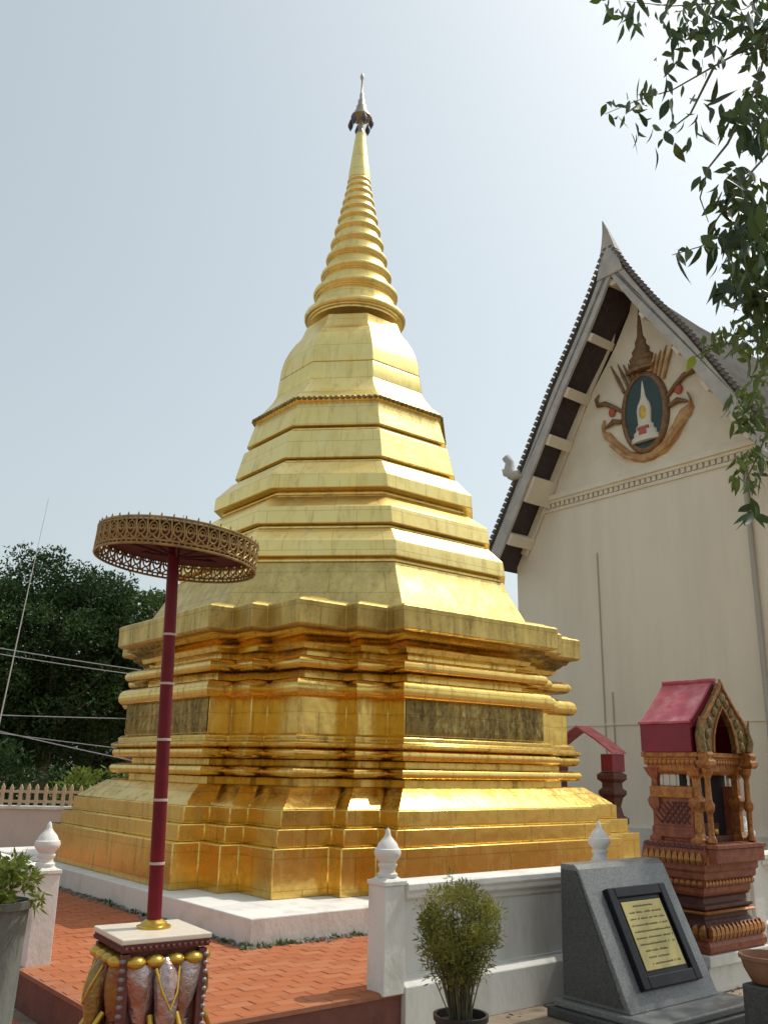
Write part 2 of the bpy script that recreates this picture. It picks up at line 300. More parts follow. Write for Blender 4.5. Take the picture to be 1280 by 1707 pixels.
for k, mm in enumerate(('brick', 'brick', 'brick2', 'brick3')):
    me = bb.mesh('brick'); me.materials.append(M[mm])
    bm = bmesh.new(); bm.from_mesh(me); bmesh.ops.bevel(bm, geom=[e for e in bm.edges if all(v.co.z > -.01 for v in e.verts)], offset=0.004, segments=1, affect='EDGES'); bm.to_mesh(me); bm.free()
    bms.append(me)
rest = MB()
for k, (d, r, l) in enumerate(cells):
    dz = random.uniform(-0.002, 0.002)
    if k < 295:
        o = bpy.data.objects.new('brick', random.choice(bms)); COL.objects.link(o); o.parent = terrace
        o.location = W(r, l, dz); o.rotation_euler = (random.uniform(-.006, .006), random.uniform(-.006, .006), ROTZ + random.uniform(-.012, .012))
    else:
        rest.obox(W(r, l, -0.015 + dz), RV * (bw / 2 - .004), LV * (bl / 2 - .004), (0, 0, 0.015))
rest.build('bricks', 'brick', terrace, kind='stuff')

# lower brick walk at the left front
pv = MB(); a, b2 = -6, 2.45
pv.loft([[W(a, 0.5, GZ - .05), W(2.5, 0.5, GZ - .05), W(2.5, 14, GZ - .05), W(a, 14, GZ - .05)], [W(a, 0.5, GZ + .004), W(2.5, 0.5, GZ + .004), W(2.5, 14, GZ + .004), W(a, 14, GZ + .004)]])
walk = pv.build('brick_path', 'mortar', kind='structure')
wb = []
for j in range(90):
    for i in range(36):
        r = -5.9 + (i + .5 + (.5 if j % 2 else 0)) * bw; l = 1.2 + (j + .5) * bl
        if r > 2.4: continue
        u, v = proj(W(r, l, GZ))
        if -60 < u < 700 and 1560 < v < 1800: wb.append(((W(r, l, GZ)).length, r, l))
wb.sort()
wr = MB()
for k, (d, r, l) in enumerate(wb):
    p = W(r, l, GZ + .02)
    if k < 200:
        o = bpy.data.objects.new('brick', random.choice(bms)); COL.objects.link(o); o.parent = walk; o.location = p; o.rotation_euler = (0, 0, ROTZ + random.uniform(-.01, .01))
    else: wr.obox(p - Vector((0, 0, .015)), RV * (bw / 2 - .004), LV * (bl / 2 - .004), (0, 0, 0.015))
if wr.v: wr.build('bricks', 'brick2', walk, kind='stuff')

# gravel and weeds gathered along the foot of the plinth
gr = MB()
for k in range(900):
    s = random.random()
    if s < .45: r, l = PR0 - abs(random.gauss(0, .05)) - .01, random.uniform(PL0 - .08, 13.5)
    else: r, l = random.uniform(PR0 - .1, 8.5), PL0 - abs(random.gauss(0, .05)) - .01
    p = W(r, l, random.uniform(.0, .012)); q = random.uniform(.008, .024)
    gr.obox(p, Vector((random.uniform(.5, 1), random.uniform(-.5, .5), random.uniform(-.3, .3))) * q, Vector((random.uniform(-.5, .5), random.uniform(.5, 1), 0)) * q, Vector((0, .2, random.uniform(.4, .8))) * q)
tag(gr.build('gravel', 'gravel', kind='stuff'), 'dark gravel strewn along the foot of the white plinth', 'gravel')
wd = MB()
def add_leaf(mb, p, d, n, ln, w):
    d = d.normalized(); s = d.cross(n).normalized() if d.cross(n).length > 1e-4 else d.orthogonal().normalized()
    mb.add([p, p + d * ln * .45 + s * w * .5, p + d * ln, p + d * ln * .45 - s * w * .5], [(0, 1, 2, 3)])
for k in range(46):
    if random.random() < .5: r, l = PR0 - random.uniform(.01, .1), random.uniform(PL0 - .05, 12.5)
    else: r, l = random.uniform(PR0 - .1, 7.6), PL0 - random.uniform(.01, .08)
    p = W(r, l, 0)
    for q in range(random.randint(8, 26)):
        d = Vector((random.gauss(0, .7), random.gauss(0, .7), random.uniform(.3, 1))); add_leaf(wd, p + Vector((random.gauss(0, .02), random.gauss(0, .02), 0)), d, Vector((random.gauss(0, 1), random.gauss(0, 1), .3)), random.uniform(.03, .075), .014)
tag(wd.build('weeds', 'leaf_far2', kind='stuff', fix=False), 'small weeds sprouting along the foot of the white plinth', 'weeds')

# ================================================================== STUPA
K = 1.16
CR, CL = 7.18 * K, 9.82 * K
def ZZ(z): return EYE + (z - EYE) * K
A1, B1, A2, B2 = .6 * K, .2 * K, .4 * K, .28 * K
def plan(h):
    q = [(-h, -h), (-h + A1, -h), (-h + A1, -h - B1), (-h + A1 + A2, -h - B1), (-h + A1 + A2, -h - B1 - B2), (h - A1 - A2, -h - B1 - B2), (h - A1 - A2, -h - B1), (h - A1, -h - B1), (h - A1, -h)]
    out = []
    for c, s in ((1, 0), (0, 1), (-1, 0), (0, -1)): out += [(c * r - s * l, s * r + c * l) for r, l in q]
    return out
def sq_rings(prof): return [[(x, y, ZZ(z)) for x, y in plan(h * K)] for h, z in prof]
def tor(h0, z0, h1, z1, h2, z2, n=7):
    """rounded bead from (h0,z0) out to h1 at z1 and back to (h2,z2); z falls"""
    out = []
    for i in range(n + 1):
        t = i / n; a = math.pi * t
        hb = h0 + (h2 - h0) * t; out.append((hb + (h1 - max(h0, h2)) * math.sin(a) ** .8, z0 + (z2 - z0) * (1 - math.cos(a)) / 2))
    return out
# plinth
pl = thing('stupa_plinth', 'low white plinth slab under the golden stupa', 'plinth', W(CR, CL, 0), ROTZ)
m = MB(); m.box(PR0 - CR, PR1 - CR, PL0 - CL, PLL1 - CL, -0.03, 0.235); m.build('slab', 'white', pl, bevel=.012)
stupa = thing('stupa', 'tall golden stupa with redented square base, eight-sided tiers and ringed spire', 'stupa', W(CR, CL, 0), ROTZ)
def sq_part(name, prof, m='gold', smooth=35, bevel=0, mesh_only=False):
    mb = MB(); mb.loft(sq_rings(prof)); return mb.build(name, m, stupa, smooth=smooth, bevel=bevel)
zb = 1.55 + (0.235 - 1.55) / K
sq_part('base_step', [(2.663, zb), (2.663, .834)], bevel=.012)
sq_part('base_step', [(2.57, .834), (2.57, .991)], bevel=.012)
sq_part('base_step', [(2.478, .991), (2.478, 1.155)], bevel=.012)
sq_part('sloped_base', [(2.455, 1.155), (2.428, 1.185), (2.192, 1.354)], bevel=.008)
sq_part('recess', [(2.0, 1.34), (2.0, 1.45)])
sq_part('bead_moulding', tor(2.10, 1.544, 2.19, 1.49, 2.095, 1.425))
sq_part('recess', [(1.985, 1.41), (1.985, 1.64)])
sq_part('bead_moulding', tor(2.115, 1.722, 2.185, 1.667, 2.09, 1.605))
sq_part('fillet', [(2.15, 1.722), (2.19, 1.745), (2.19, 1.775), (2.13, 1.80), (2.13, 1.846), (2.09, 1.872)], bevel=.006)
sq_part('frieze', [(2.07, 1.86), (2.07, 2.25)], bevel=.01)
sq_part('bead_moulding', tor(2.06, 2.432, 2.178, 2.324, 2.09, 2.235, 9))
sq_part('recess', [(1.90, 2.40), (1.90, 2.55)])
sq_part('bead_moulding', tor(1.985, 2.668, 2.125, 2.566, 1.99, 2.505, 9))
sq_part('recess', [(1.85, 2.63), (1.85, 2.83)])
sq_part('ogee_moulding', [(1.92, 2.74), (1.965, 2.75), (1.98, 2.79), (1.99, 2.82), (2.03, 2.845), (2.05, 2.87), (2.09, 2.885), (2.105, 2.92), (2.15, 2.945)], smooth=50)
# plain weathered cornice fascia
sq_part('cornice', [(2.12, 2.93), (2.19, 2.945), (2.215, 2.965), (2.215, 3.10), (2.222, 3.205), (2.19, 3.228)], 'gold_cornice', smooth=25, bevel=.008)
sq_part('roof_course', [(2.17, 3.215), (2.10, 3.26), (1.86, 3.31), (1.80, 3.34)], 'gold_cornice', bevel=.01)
# dark relief panels on the four faces of the frieze
h = 2.07 * K; yo = -h - B1 - B2; xe = h - A1 - A2 - .012
me_ = MB()
nx = 46; z0, z1 = ZZ(1.880), ZZ(2.238)
random.seed(3)
rows = []
for a in range(nx * 2 + 1):
    rows.append([( -xe + 2 * xe * a / (nx * 2), yo - .012 - random.uniform(0, .022) * (1 if 0 < a < nx * 2 else 0) * (1 if 0 < b < 8 else 0), z0 + (z1 - z0) * b / 8) for b in range(9)])
me_.loft(rows, cap=False, closed=False); relief = me_.mesh('frieze_panel')
for k in range(4):
    o = link('frieze_panel', relief if k == 0 else relief.copy(), 'gold_relief', stupa); o.rotation_euler = (0, 0, k * math.pi / 2)
# octagonal tiers
OA = math.atan2(-1, -1)
def oc_rings(prof): return [[(r * K * math.cos(OA + R_(22.5 + 45 * k)), r * K * math.sin(OA + R_(22.5 + 45 * k)), ZZ(z)) for k in range(8)] for r, z in prof]
def oc_part(name, prof, m='gold_up', smooth=30, bevel=.01):
    mb = MB(); mb.loft(oc_rings(prof)); return mb.build(name, m, stupa, smooth=smooth, bevel=bevel)
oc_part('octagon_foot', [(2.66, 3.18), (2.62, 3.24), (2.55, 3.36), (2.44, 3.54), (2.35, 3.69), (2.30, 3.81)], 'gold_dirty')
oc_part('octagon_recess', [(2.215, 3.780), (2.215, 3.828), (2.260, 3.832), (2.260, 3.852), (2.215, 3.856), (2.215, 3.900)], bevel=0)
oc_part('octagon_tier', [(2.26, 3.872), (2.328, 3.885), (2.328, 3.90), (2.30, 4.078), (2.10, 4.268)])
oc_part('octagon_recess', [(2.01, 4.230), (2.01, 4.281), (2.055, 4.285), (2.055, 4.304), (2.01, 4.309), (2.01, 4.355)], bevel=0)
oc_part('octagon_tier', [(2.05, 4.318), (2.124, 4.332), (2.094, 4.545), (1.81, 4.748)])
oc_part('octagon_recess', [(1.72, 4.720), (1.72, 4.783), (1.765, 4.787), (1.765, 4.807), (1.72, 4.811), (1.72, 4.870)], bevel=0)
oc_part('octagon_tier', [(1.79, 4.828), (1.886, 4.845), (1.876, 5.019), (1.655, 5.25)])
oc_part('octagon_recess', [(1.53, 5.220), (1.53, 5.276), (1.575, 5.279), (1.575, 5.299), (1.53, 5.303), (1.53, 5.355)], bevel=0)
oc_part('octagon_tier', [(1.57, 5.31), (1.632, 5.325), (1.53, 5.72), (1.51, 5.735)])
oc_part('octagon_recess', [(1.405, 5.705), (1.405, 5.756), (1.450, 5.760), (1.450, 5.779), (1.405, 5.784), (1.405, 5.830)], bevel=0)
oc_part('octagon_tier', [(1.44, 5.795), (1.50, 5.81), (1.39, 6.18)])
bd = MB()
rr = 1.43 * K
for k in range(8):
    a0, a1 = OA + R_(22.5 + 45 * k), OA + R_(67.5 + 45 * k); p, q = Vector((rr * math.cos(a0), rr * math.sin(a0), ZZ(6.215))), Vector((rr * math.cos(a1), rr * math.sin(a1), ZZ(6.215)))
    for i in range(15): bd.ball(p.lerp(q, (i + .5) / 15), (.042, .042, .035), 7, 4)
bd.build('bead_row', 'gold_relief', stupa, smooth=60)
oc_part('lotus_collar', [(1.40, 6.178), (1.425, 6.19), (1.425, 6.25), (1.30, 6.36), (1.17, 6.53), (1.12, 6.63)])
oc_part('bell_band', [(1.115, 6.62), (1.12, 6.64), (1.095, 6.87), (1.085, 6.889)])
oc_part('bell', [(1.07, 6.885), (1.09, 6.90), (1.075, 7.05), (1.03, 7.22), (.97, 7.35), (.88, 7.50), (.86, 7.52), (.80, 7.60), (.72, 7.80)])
# ringed spire (slight real-life flutes between beads)
rings = [(.762, 8.041), (.635, 8.457), (.521, 8.787), (.461, 9.027), (.407, 9.343), (.358, 9.566), (.303, 9.738), (.282, 9.868), (.242, 10.118), (.204, 10.349)]
rings = [(.765, 8.02), (.645, 8.42), (.545, 8.74), (.475, 9.03), (.415, 9.30), (.362, 9.54), (.318, 9.74), (.284, 9.91), (.252, 10.07), (.224, 10.22), (.200, 10.35), (.186, 10.46)]
for i, (r, z) in enumerate(rings):
    zn = rings[i + 1][1] if i + 1 < len(rings) else z + .11
    rn = rings[i + 1][0] if i + 1 < len(rings) else r * .93
    zp = rings[i - 1][1] if i else z - .42
    d0 = z - zp; dz = zn - z; mb = MB()
    pr = [(r * .88, z - d0 * .26), (r * .885, z - d0 * .20), (r * .93, z - d0 * .185), (r * .935, z - d0 * .15), (r * .955, z - d0 * .14), (r * .99, z - d0 * .09), (r * 1.002, z - d0 * .02), (r * .99, z + dz * .06), (r * .955, z + dz * .12), (rn * 1.01, z + dz * .17), (rn * .985, z + dz * .26), (rn * .93, z + dz * .60), (rn * .88, z + dz * .78)]
    mb.lathe([(a * K, ZZ(b)) for a, b in pr], 40); mb.build('spire_ring', 'gold_up', stupa, smooth=60)
mb = MB(); mb.lathe([(a * K, ZZ(b)) for a, b in ((.172, 10.5), (.172, 10.56), (.165, 10.64), (.155, 10.72), (.128, 10.95), (.10, 11.18), (.078, 11.36))], 32); mb.build('spire_cone', 'gold_up', stupa, smooth=60)
fin = MB(); fin.lathe([(a * K, ZZ(b)) for a, b in ((.05, 11.34), (.06, 11.42), (.035, 11.46), (.05, 11.52), (.035, 11.56), (.035, 11.66), (.165, 11.69), (.16, 11.71), (.115, 11.73), (.11, 11.80), (.085, 11.82), (.082, 11.9), (.06, 11.92), (.057, 12.02), (.035, 12.05), (.032, 12.15), (.018, 12.18), (.014, 12.42), (.03, 12.46), (.035, 12.50), (.012, 12.56))], 20)
fo = fin.build('spire_finial', 'spire_metal', stupa, smooth=50)
tb = MB(); tb.lathe([(0.004, .0), (.012, -.02), (.03, -.07), (.052, -.14), (.045, -.19), (.02, -.24), (.004, -.28)], 8); tbm = tb.mesh('hanging_bell')
for k in range(6):
    a = k * math.pi / 3 + .2; o = link('hanging_bell', tbm, 'bell_dark' if k == 0 else None, fo, smooth=None); o.location = (.17 * K * math.cos(a), .17 * K * math.sin(a), ZZ(11.69))

# ================================================================== PARAPET WALLS
def finial(parent, c):
    mb = MB(); s = 1.0
    mb.lathe([(r * s, z * s) for r, z in ((.075, 0), (.078, .02), (.062, .03), (.058, .055), (.07, .07), (.074, .085), (.060, .10), (.078, .12), (.098, .145), (.103, .17), (.096, .195), (.085, .20), (.072, .232), (.045, .262), (.026, .285), (.022, .30), (.016, .33), (.002, .345))], 24)
    o = mb.build('finial', 'white', parent, smooth=40); o.location = c; return o
def post(parent, x, y, z0, top):
    mb = MB(); w = .098
    mb.box(x - w, x + w, y - w, y + w, z0, top - .04); mb.box(x - w - .01, x + w + .01, y - w - .01, y + w + .01, top - .04, top - .006)
    q = w - .01; mb.loft([[(x - q, y - q, top - .006), (x + q, y - q, top - .006), (x + q, y + q, top - .006), (x - q, y + q, top - .006)], [(x - q + .03, y - q + .03, top + .018), (x + q - .03, y - q + .03, top + .018), (x + q - .03, y + q - .03, top + .018), (x - q + .03, y + q - .03, top + .018)]])
    o = mb.build('post', 'white', parent, bevel=.006); f = finial(o, (x, y, top + .016)); return o
def bay(parent, x0, x1, zb_, top):
    """one bay between two posts, along local x, outer face at y=-.07"""
    mb = MB(); t = .06
    mb.box(x0, x1, -t + .028, t - .028, zb_, top - .10); mb.build('panel', 'white_dirty', parent)
    # cut-corner frame round the sunk panel
    za, zt = zb_ + .36, top - .17; c = .09; ins = .05
    inner = [(x0 + ins, za), (x1 - ins, za), (x1 - ins, zt - c), (x1 - ins - c, zt), (x0 + ins + c, zt), (x0 + ins, zt - c)]
    outer = [(x0, zb_ + .33), (x1, zb_ + .33), (x1, top - .125), (x1, top - .12), (x0, top - .12), (x0, top - .125)]
    fr = MB()
    for sgn in (-1, 1):
        y = sgn * t; yi = sgn * (t - .03)
        vs = [(a, y, b) for a, b in outer] + [(a, y, b) for a, b in inner] + [(a, yi, b) for a, b in inner]
        fs = []
        for k in range(6): n = (k + 1) % 6; fs += [(k, n, 6 + n, 6 + k), (6 + k, 6 + n, 12 + n, 12 + k)]
        fr.add(vs, fs)
    fr.build('panel_frame', 'white_dirty', parent)
    lg = MB(); lg.loft([[(x0, -t - .05, zb_), (x1, -t - .05, zb_), (x1, t + .03, zb_), (x0, t + .03, zb_)], [(x0, -t - .05, zb_ + .30), (x1, -t - .05, zb_ + .30), (x1, t + .03, zb_ + .30), (x0, t + .03, zb_ + .30)], [(x0, -t + .0, zb_ + .345), (x1, -t, zb_ + .345), (x1, t, zb_ + .345), (x0, t, zb_ + .345)]])
    lg.build('ledge', 'white_dirty', parent, bevel=.006)
    cp = MB(); pr = [(-.10, top - .12), (-.115, top - .105), (-.115, top - .075), (-.125, top - .065), (-.135, top - .05), (-.135, top - .012), (-.12, top), (.12, top), (.135, top - .012), (.135, top - .05), (.115, top - .075), (.115, top - .105), (.10, top - .12)]
    cp.loft([[(x0, y, z) for y, z in pr], [(x1, y, z) for y, z in pr]]); cp.build('coping', 'white', parent, bevel=.003)
TOP = .73
pw = thing('parapet_wall', 'low white panelled wall with bud finials behind the potted bush and plaque', 'wall', W(0, 5.56, 0), ROTZ)
px = [4.52, 7.03, 9.54, 12.05]
for i, x in enumerate(px):
    post(pw, x, 0, GZ if i else -.02, TOP + .02)
    if i < 3: bay(pw, x + .10, px[i + 1] - .10, GZ, TOP - .002)
pw2 = thing('parapet_wall', 'low white wall with one bud finial on its end post at the left edge', 'wall', W(2.74, 0, 0), ROTZ + math.pi / 2)
qx = [7.80, 10.3, 12.8]
for i, x in enumerate(qx):
    post(pw2, x, 0, -.02, TOP - .02)
    if i < 2: bay(pw2, x + .10, qx[i + 1] - .10, -.02, TOP - .03)

# ================================================================== CHAPEL
AX = 12.28      # l of the ridge
ch = thing('chapel', 'large cream chapel with steep curved gable and dark coffered eaves', 'building', W(18, AX, 0), ROTZ)
# local: x = away from the gable (0 at the wall), y = l - AX
prof_top = [(0, 14.55), (.14, 14.28), (.32, 13.92), (.62, 13.38), (1.13, 12.55), (1.55, 11.93), (2.0, 11.27), (2.45, 10.5), (2.9, 9.72), (3.35, 8.98), (3.85, 8.15), (4.3, 7.42), (4.62, 6.92)]
def off(pr, d):
    out = []
    for i, (y, z) in enumerate(pr):
        a = pr[max(i - 1, 0)]; b = pr[min(i + 1, len(pr) - 1)]; tx, tz = b[0] - a[0], b[1] - a[1]; n = math.hypot(tx, tz)
        nx, nz = tz / n, -tx / n
        if i == 0: nx, nz = 0, -1.0; out.append((0, z - d * 1.75)); continue
        out.append((y + nx * d, z + nz * d))
    return out
def sag(x, y): return 1.05 * (1 - math.exp(-max(0, x + .92) / 1.1)) * max(0, 1 - y / 3.2) ** 1.3
und = off(prof_top, .20)
und = [(max(0, y), z) for y, z in und]
# gable wall with the outline of the underside
wp = [(y, z - sag(.3, y)) for y, z in off(prof_top, .22)]; wp = [(max(0, y), z) for y, z in wp if y <= 4.36]
poly = [(y, z) for y, z in wp] + [(4.36, wp[-1][1] - .1), (4.36, GZ - .05), (-4.36, GZ - .05), (-4.36, wp[-1][1] - .1)] + [(-y, z) for y, z in reversed(wp)][:-1]
mb = MB(); mb.prism([(0, y, z) for y, z in poly], (.3, 0, 0)); wall_o = mb.build('gable_wall', 'wall', ch)
mb = MB(); mb.box(.31, 16, -4.36, -4.06, GZ - .05, 7.2); mb.box(.31, 16, 4.06, 4.36, GZ - .05, 7.2); mb.build('side_wall', 'wall', ch)
# pale plaster field above the string cornice
tp = off(prof_top, .52); tp = [(max(0, y), z) for y, z in tp if z > 8.75]
zt = 8.74; yb = tp[-1][0] + (tp[-1][1] - zt) * .6
poly = [(y, z) for y, z in tp] + [(yb, zt), (-yb, zt)] + [(-y, z) for y, z in reversed(tp)][:-1]
mb = MB(); mb.prism([(-.03, y, z) for y, z in poly], (.028, 0, 0)); mb.build('tympanum', 'tymp', ch)
cy = 3.55
mb = MB(); mb.box(-.10, -.002, -cy, cy, 8.50, 8.62); mb.box(-.15, -.10, -cy, cy, 8.58, 8.70); mb.box(-.12, -.002, -cy, cy, 8.622, 8.738); mb.build('string_cornice', 'tymp', ch, bevel=.01)
dm = MB(); dm.box(-.07, -.002, -.05, .05, 8.38, 8.498); dmm = dm.mesh('dentil')
for k in range(44):
    o = link('dentil', dmm, 'tymp' if k == 0 else None, ch); o.location = (0, -3.5 + 7.0 * (k + .5) / 44, 0)
mb = MB(); mb.box(-.045, -.002, -cy + .05, cy - .05, 8.28, 8.37); mb.build('string_band', 'tymp', ch, bevel=.008)
# roof shell; the ridge sags away from the upswept gable end
for s in (1, -1):
    mb = MB(); mb.loft([[(x, s * y, z - sag(x, y)) for y, z in prof_top] + [(x, s * y, z - sag(x, y)) for y, z in reversed(und)] for x in (-.92, -.5, 0, .6, 1.4, 3, 16.4)])
    mb.build('roof_slope', 'wood_dark', ch)
    # tile layer on top
    up_ = off(prof_top, -.10); up_[0] = (0, prof_top[0][1] + .14)
    lo_ = off(prof_top, -.006); lo_[0] = (0, prof_top[0][1] + .01)
    mb = MB(); mb.loft([[(x, s * y, z - sag(x, y)) for y, z in up_] + [(x, s * y, z - sag(x, y)) for y, z in reversed(lo_)] for x in (-1.02, -.5, 0, .6, 1.4, 3, 16.5)]); mb.build('tile_layer', 'roof_tile', ch)
    # bargeboard
    b0 = off(prof_top, .0); b1 = off(prof_top, .36); b1 = [(max(0, y), z) for y, z in b1]
    mb = MB(); mb.loft([[(x, s * y, z) for y, z in b0] + [(x, s * y, z) for y, z in reversed(b1)] for x in (-1.0, -.921)]); mb.build('bargeboard', 'barge', ch, bevel=.008)
# coffer soffits between the purlins, and the purlins themselves
def at_z(pr, z):
    for (y0, z0), (y1, z1) in zip(pr, pr[1:]):
        if z1 <= z <= z0: t = (z0 - z) / (z0 - z1); return y0 + (y1 - y0) * t, (y1 - y0, z1 - z0)
    return pr[-1][0], (1, -1.6)
for s in (1, -1):
    for zc, hw in ((12.45, .11), (11.2, .14), (10.05, .15), (8.85, .36), (7.62, .16), (13.7, .08)):
        y, (ty, tz) = at_z(und, zc); n = math.hypot(ty, tz); ty, tz = ty / n, tz / n
        mb = MB(); c = Vector((-.46, s * (y - .13 * -tz * 1), zc - .13 * ty))
        mb.obox(c, (.455, 0, 0), (0, s * ty * hw, tz * hw), (0, s * -tz * .125, ty * .125)); mb.build('purlin', 'tymp', ch, bevel=.015)
    # moulding where soffit meets wall
    w0 = off(prof_top, .225); w1 = off(prof_top, .42); w0 = [(max(0, y), z) for y, z in w0 if z > 7.3]; w1 = [(max(0, y), z) for y, z in w1][:len(w0)]
    mb = MB(); mb.loft([[(x, s * y, z) for y, z in w0] + [(x, s * y, z) for y, z in reversed(w1)] for x in (-.12, -.034)]); mb.build('rake_moulding', 'tymp', ch)
# tile ends along the rakes
tl = MB(); tl.obox((0, 0, 0), (.07, 0, 0), (0, .045, 0), (0, 0, .055)); tlm = tl.mesh('tile_end')
cnt = 0
for s in (1, -1):
    pr = off(prof_top, -.11); pr[0] = (0, 14.65); acc = 0; step = .155
    for (y0, z0), (y1, z1) in zip(pr, pr[1:]):
        n = math.hypot(y1 - y0, z1 - z0); t = acc
        while t < n:
            o = link('tile_end', tlm, 'tile_edge' if cnt == 0 else None, ch); cnt += 1
            o.location = (-1.0, s * (y0 + (y1 - y0) * t / n), z0 + (z1 - z0) * t / n); o.rotation_euler = (s * (math.atan2(y1 - y0, -(z1 - z0)) + .25), 0, 0)
            t += step
        acc = t - n
# apex horn: sweeps up and forward
path = [(-.9, 0, 13.75), (-.96, 0, 14.3), (-1.02, 0, 14.68), (-1.09, 0, 14.98), (-1.2, 0, 15.25)]
mb = MB(); mb.loft([[(x - a * .35, -a, z), (x + a * .6, -a, z), (x + a * .6, a, z), (x - a * .35, a, z)] for (x, y, z), a in zip(path, (.40, .27, .165, .085, .012))]); mb.build('apex_horn', 'barge', ch, smooth=50)
# curled naga hook on the left rake
hk = [(-1.0, 3.22, 9.22), (-1.0, 3.42, 9.18), (-1.0, 3.56, 9.28), (-1.0, 3.64, 9.45), (-1.0, 3.62, 9.62), (-1.0, 3.72, 9.76), (-1.0, 3.88, 9.80)]
mb = MB(); mb.tube(hk, [.12, .16, .17, .15, .12, .13, .02], 8); mb.tube([(-1.0, 3.58, 9.32), (-1.0, 3.78, 9.36), (-1.0, 3.9, 9.5)], [.12, .1, .015], 8); mb.build('naga_hook', 'barge', ch, smooth=60)
# thin conduits and the downpipe
for y, z0, z1 in ((13.88 - AX, 1.2, 6.9), (13.62 - AX, 1.2, 3.4)):
    mb = MB(); mb.tube([(-.02, y, z0), (-.02, y, z1)], .018, 6); mb.build('conduit', 'pipe_grey', ch)
mb = MB(); mb.tube([(-.07, 9.71 - AX, GZ), (-.07, 9.71 - AX, 8.2)], .055, 10); mb.build('downpipe', 'pipe_grey', ch, smooth=60)
mb = MB(); mb.box(-.03, -.002, -4.3, 4.3, 2.62, 2.66); mb.build('wall_line', 'wall', ch)
mb = MB(); mb.box(-.10, -.002, -4.36, 4.36, GZ, .35); mb.build('wall_base', 'white_dirty', ch, bevel=.01)

# painted relief emblem
EY, EZ = -.12, 10.2
em = MB()
em.loft([[(x, EY + a * math.cos(2 * math.pi * k / 40), EZ + b * math.sin(2 * math.pi * k / 40)) for k in range(40)] for x, a, b in ((-.032, .70, 1.10), (-.10, .69, 1.09), (-.14, .64, 1.04), (-.14, .56, .96), (-.10, .545, .945))])
emb = em.build('emblem', 'crown_brown', ch, smooth=50, label='painted oval emblem with crown and ribbon high on the gable')
mb = MB(); mb.loft([[(x, EY + .55 * math.cos(2 * math.pi * k / 40), EZ + .95 * math.sin(2 * math.pi * k / 40)) for k in range(40)] for x in (-.10, -.106)]); mb.build('oval_field', 'green_enamel', emb)
# small white stupa relief in the oval
def half_lathe(mb, prof, y, x0, n=14, flat=.35):
    mb.loft([[(x0 - r * flat * math.sin(math.pi * k / n), y + r * math.cos(math.pi * k / n), z) for k in range(n + 1)] for r, z in prof], cap=True)
mb = MB(); half_lathe(mb, [(.40, EZ - .78), (.40, EZ - .66), (.33, EZ - .62), (.33, EZ - .52), (.26, EZ - .48), (.25, EZ - .36), (.19, EZ - .32), (.20, EZ - .14), (.21, EZ + .05), (.18, EZ + .2), (.11, EZ + .32), (.07, EZ + .42), (.045, EZ + .62), (.01, EZ + .84)], EY, -.105); mb.build('white_stupa_relief', 'ivory', emb, smooth=50)
mb = MB(); mb.loft([[(-.145 - d, EY + .10 * s_ * math.cos(2 * math.pi * k / 16), EZ - .02 + .19 * s_ * math.sin(2 * math.pi * k / 16)) for k in range(16)] for d, s_ in ((0, 1), (.03, 1), (.045, .6))]); mb.build('gold_figure', 'gold_paint', emb)
mb = MB(); mb.obox((-.20, EY, EZ - .44), (.02, 0, 0), (0, .16, 0), (0, 0, .035)); mb.obox((-.22, EY, EZ - .56), (.02, 0, 0), (0, .10, 0), (0, 0, .05)); mb.build('coral_band', 'coral', emb)
mb = MB(); mb.loft([[(-.04, y, z - .12), (-.12, y, z - .08), (-.14, y, z + .06), (-.04, y, z + .12)] for y, z in ((EY - .40, EZ - 1.08), (EY - .15, EZ - 1.17), (EY + .15, EZ - 1.17), (EY + .40, EZ - 1.08))]); mb.build('ribbon_knot', 'ribbon', emb, smooth=50)
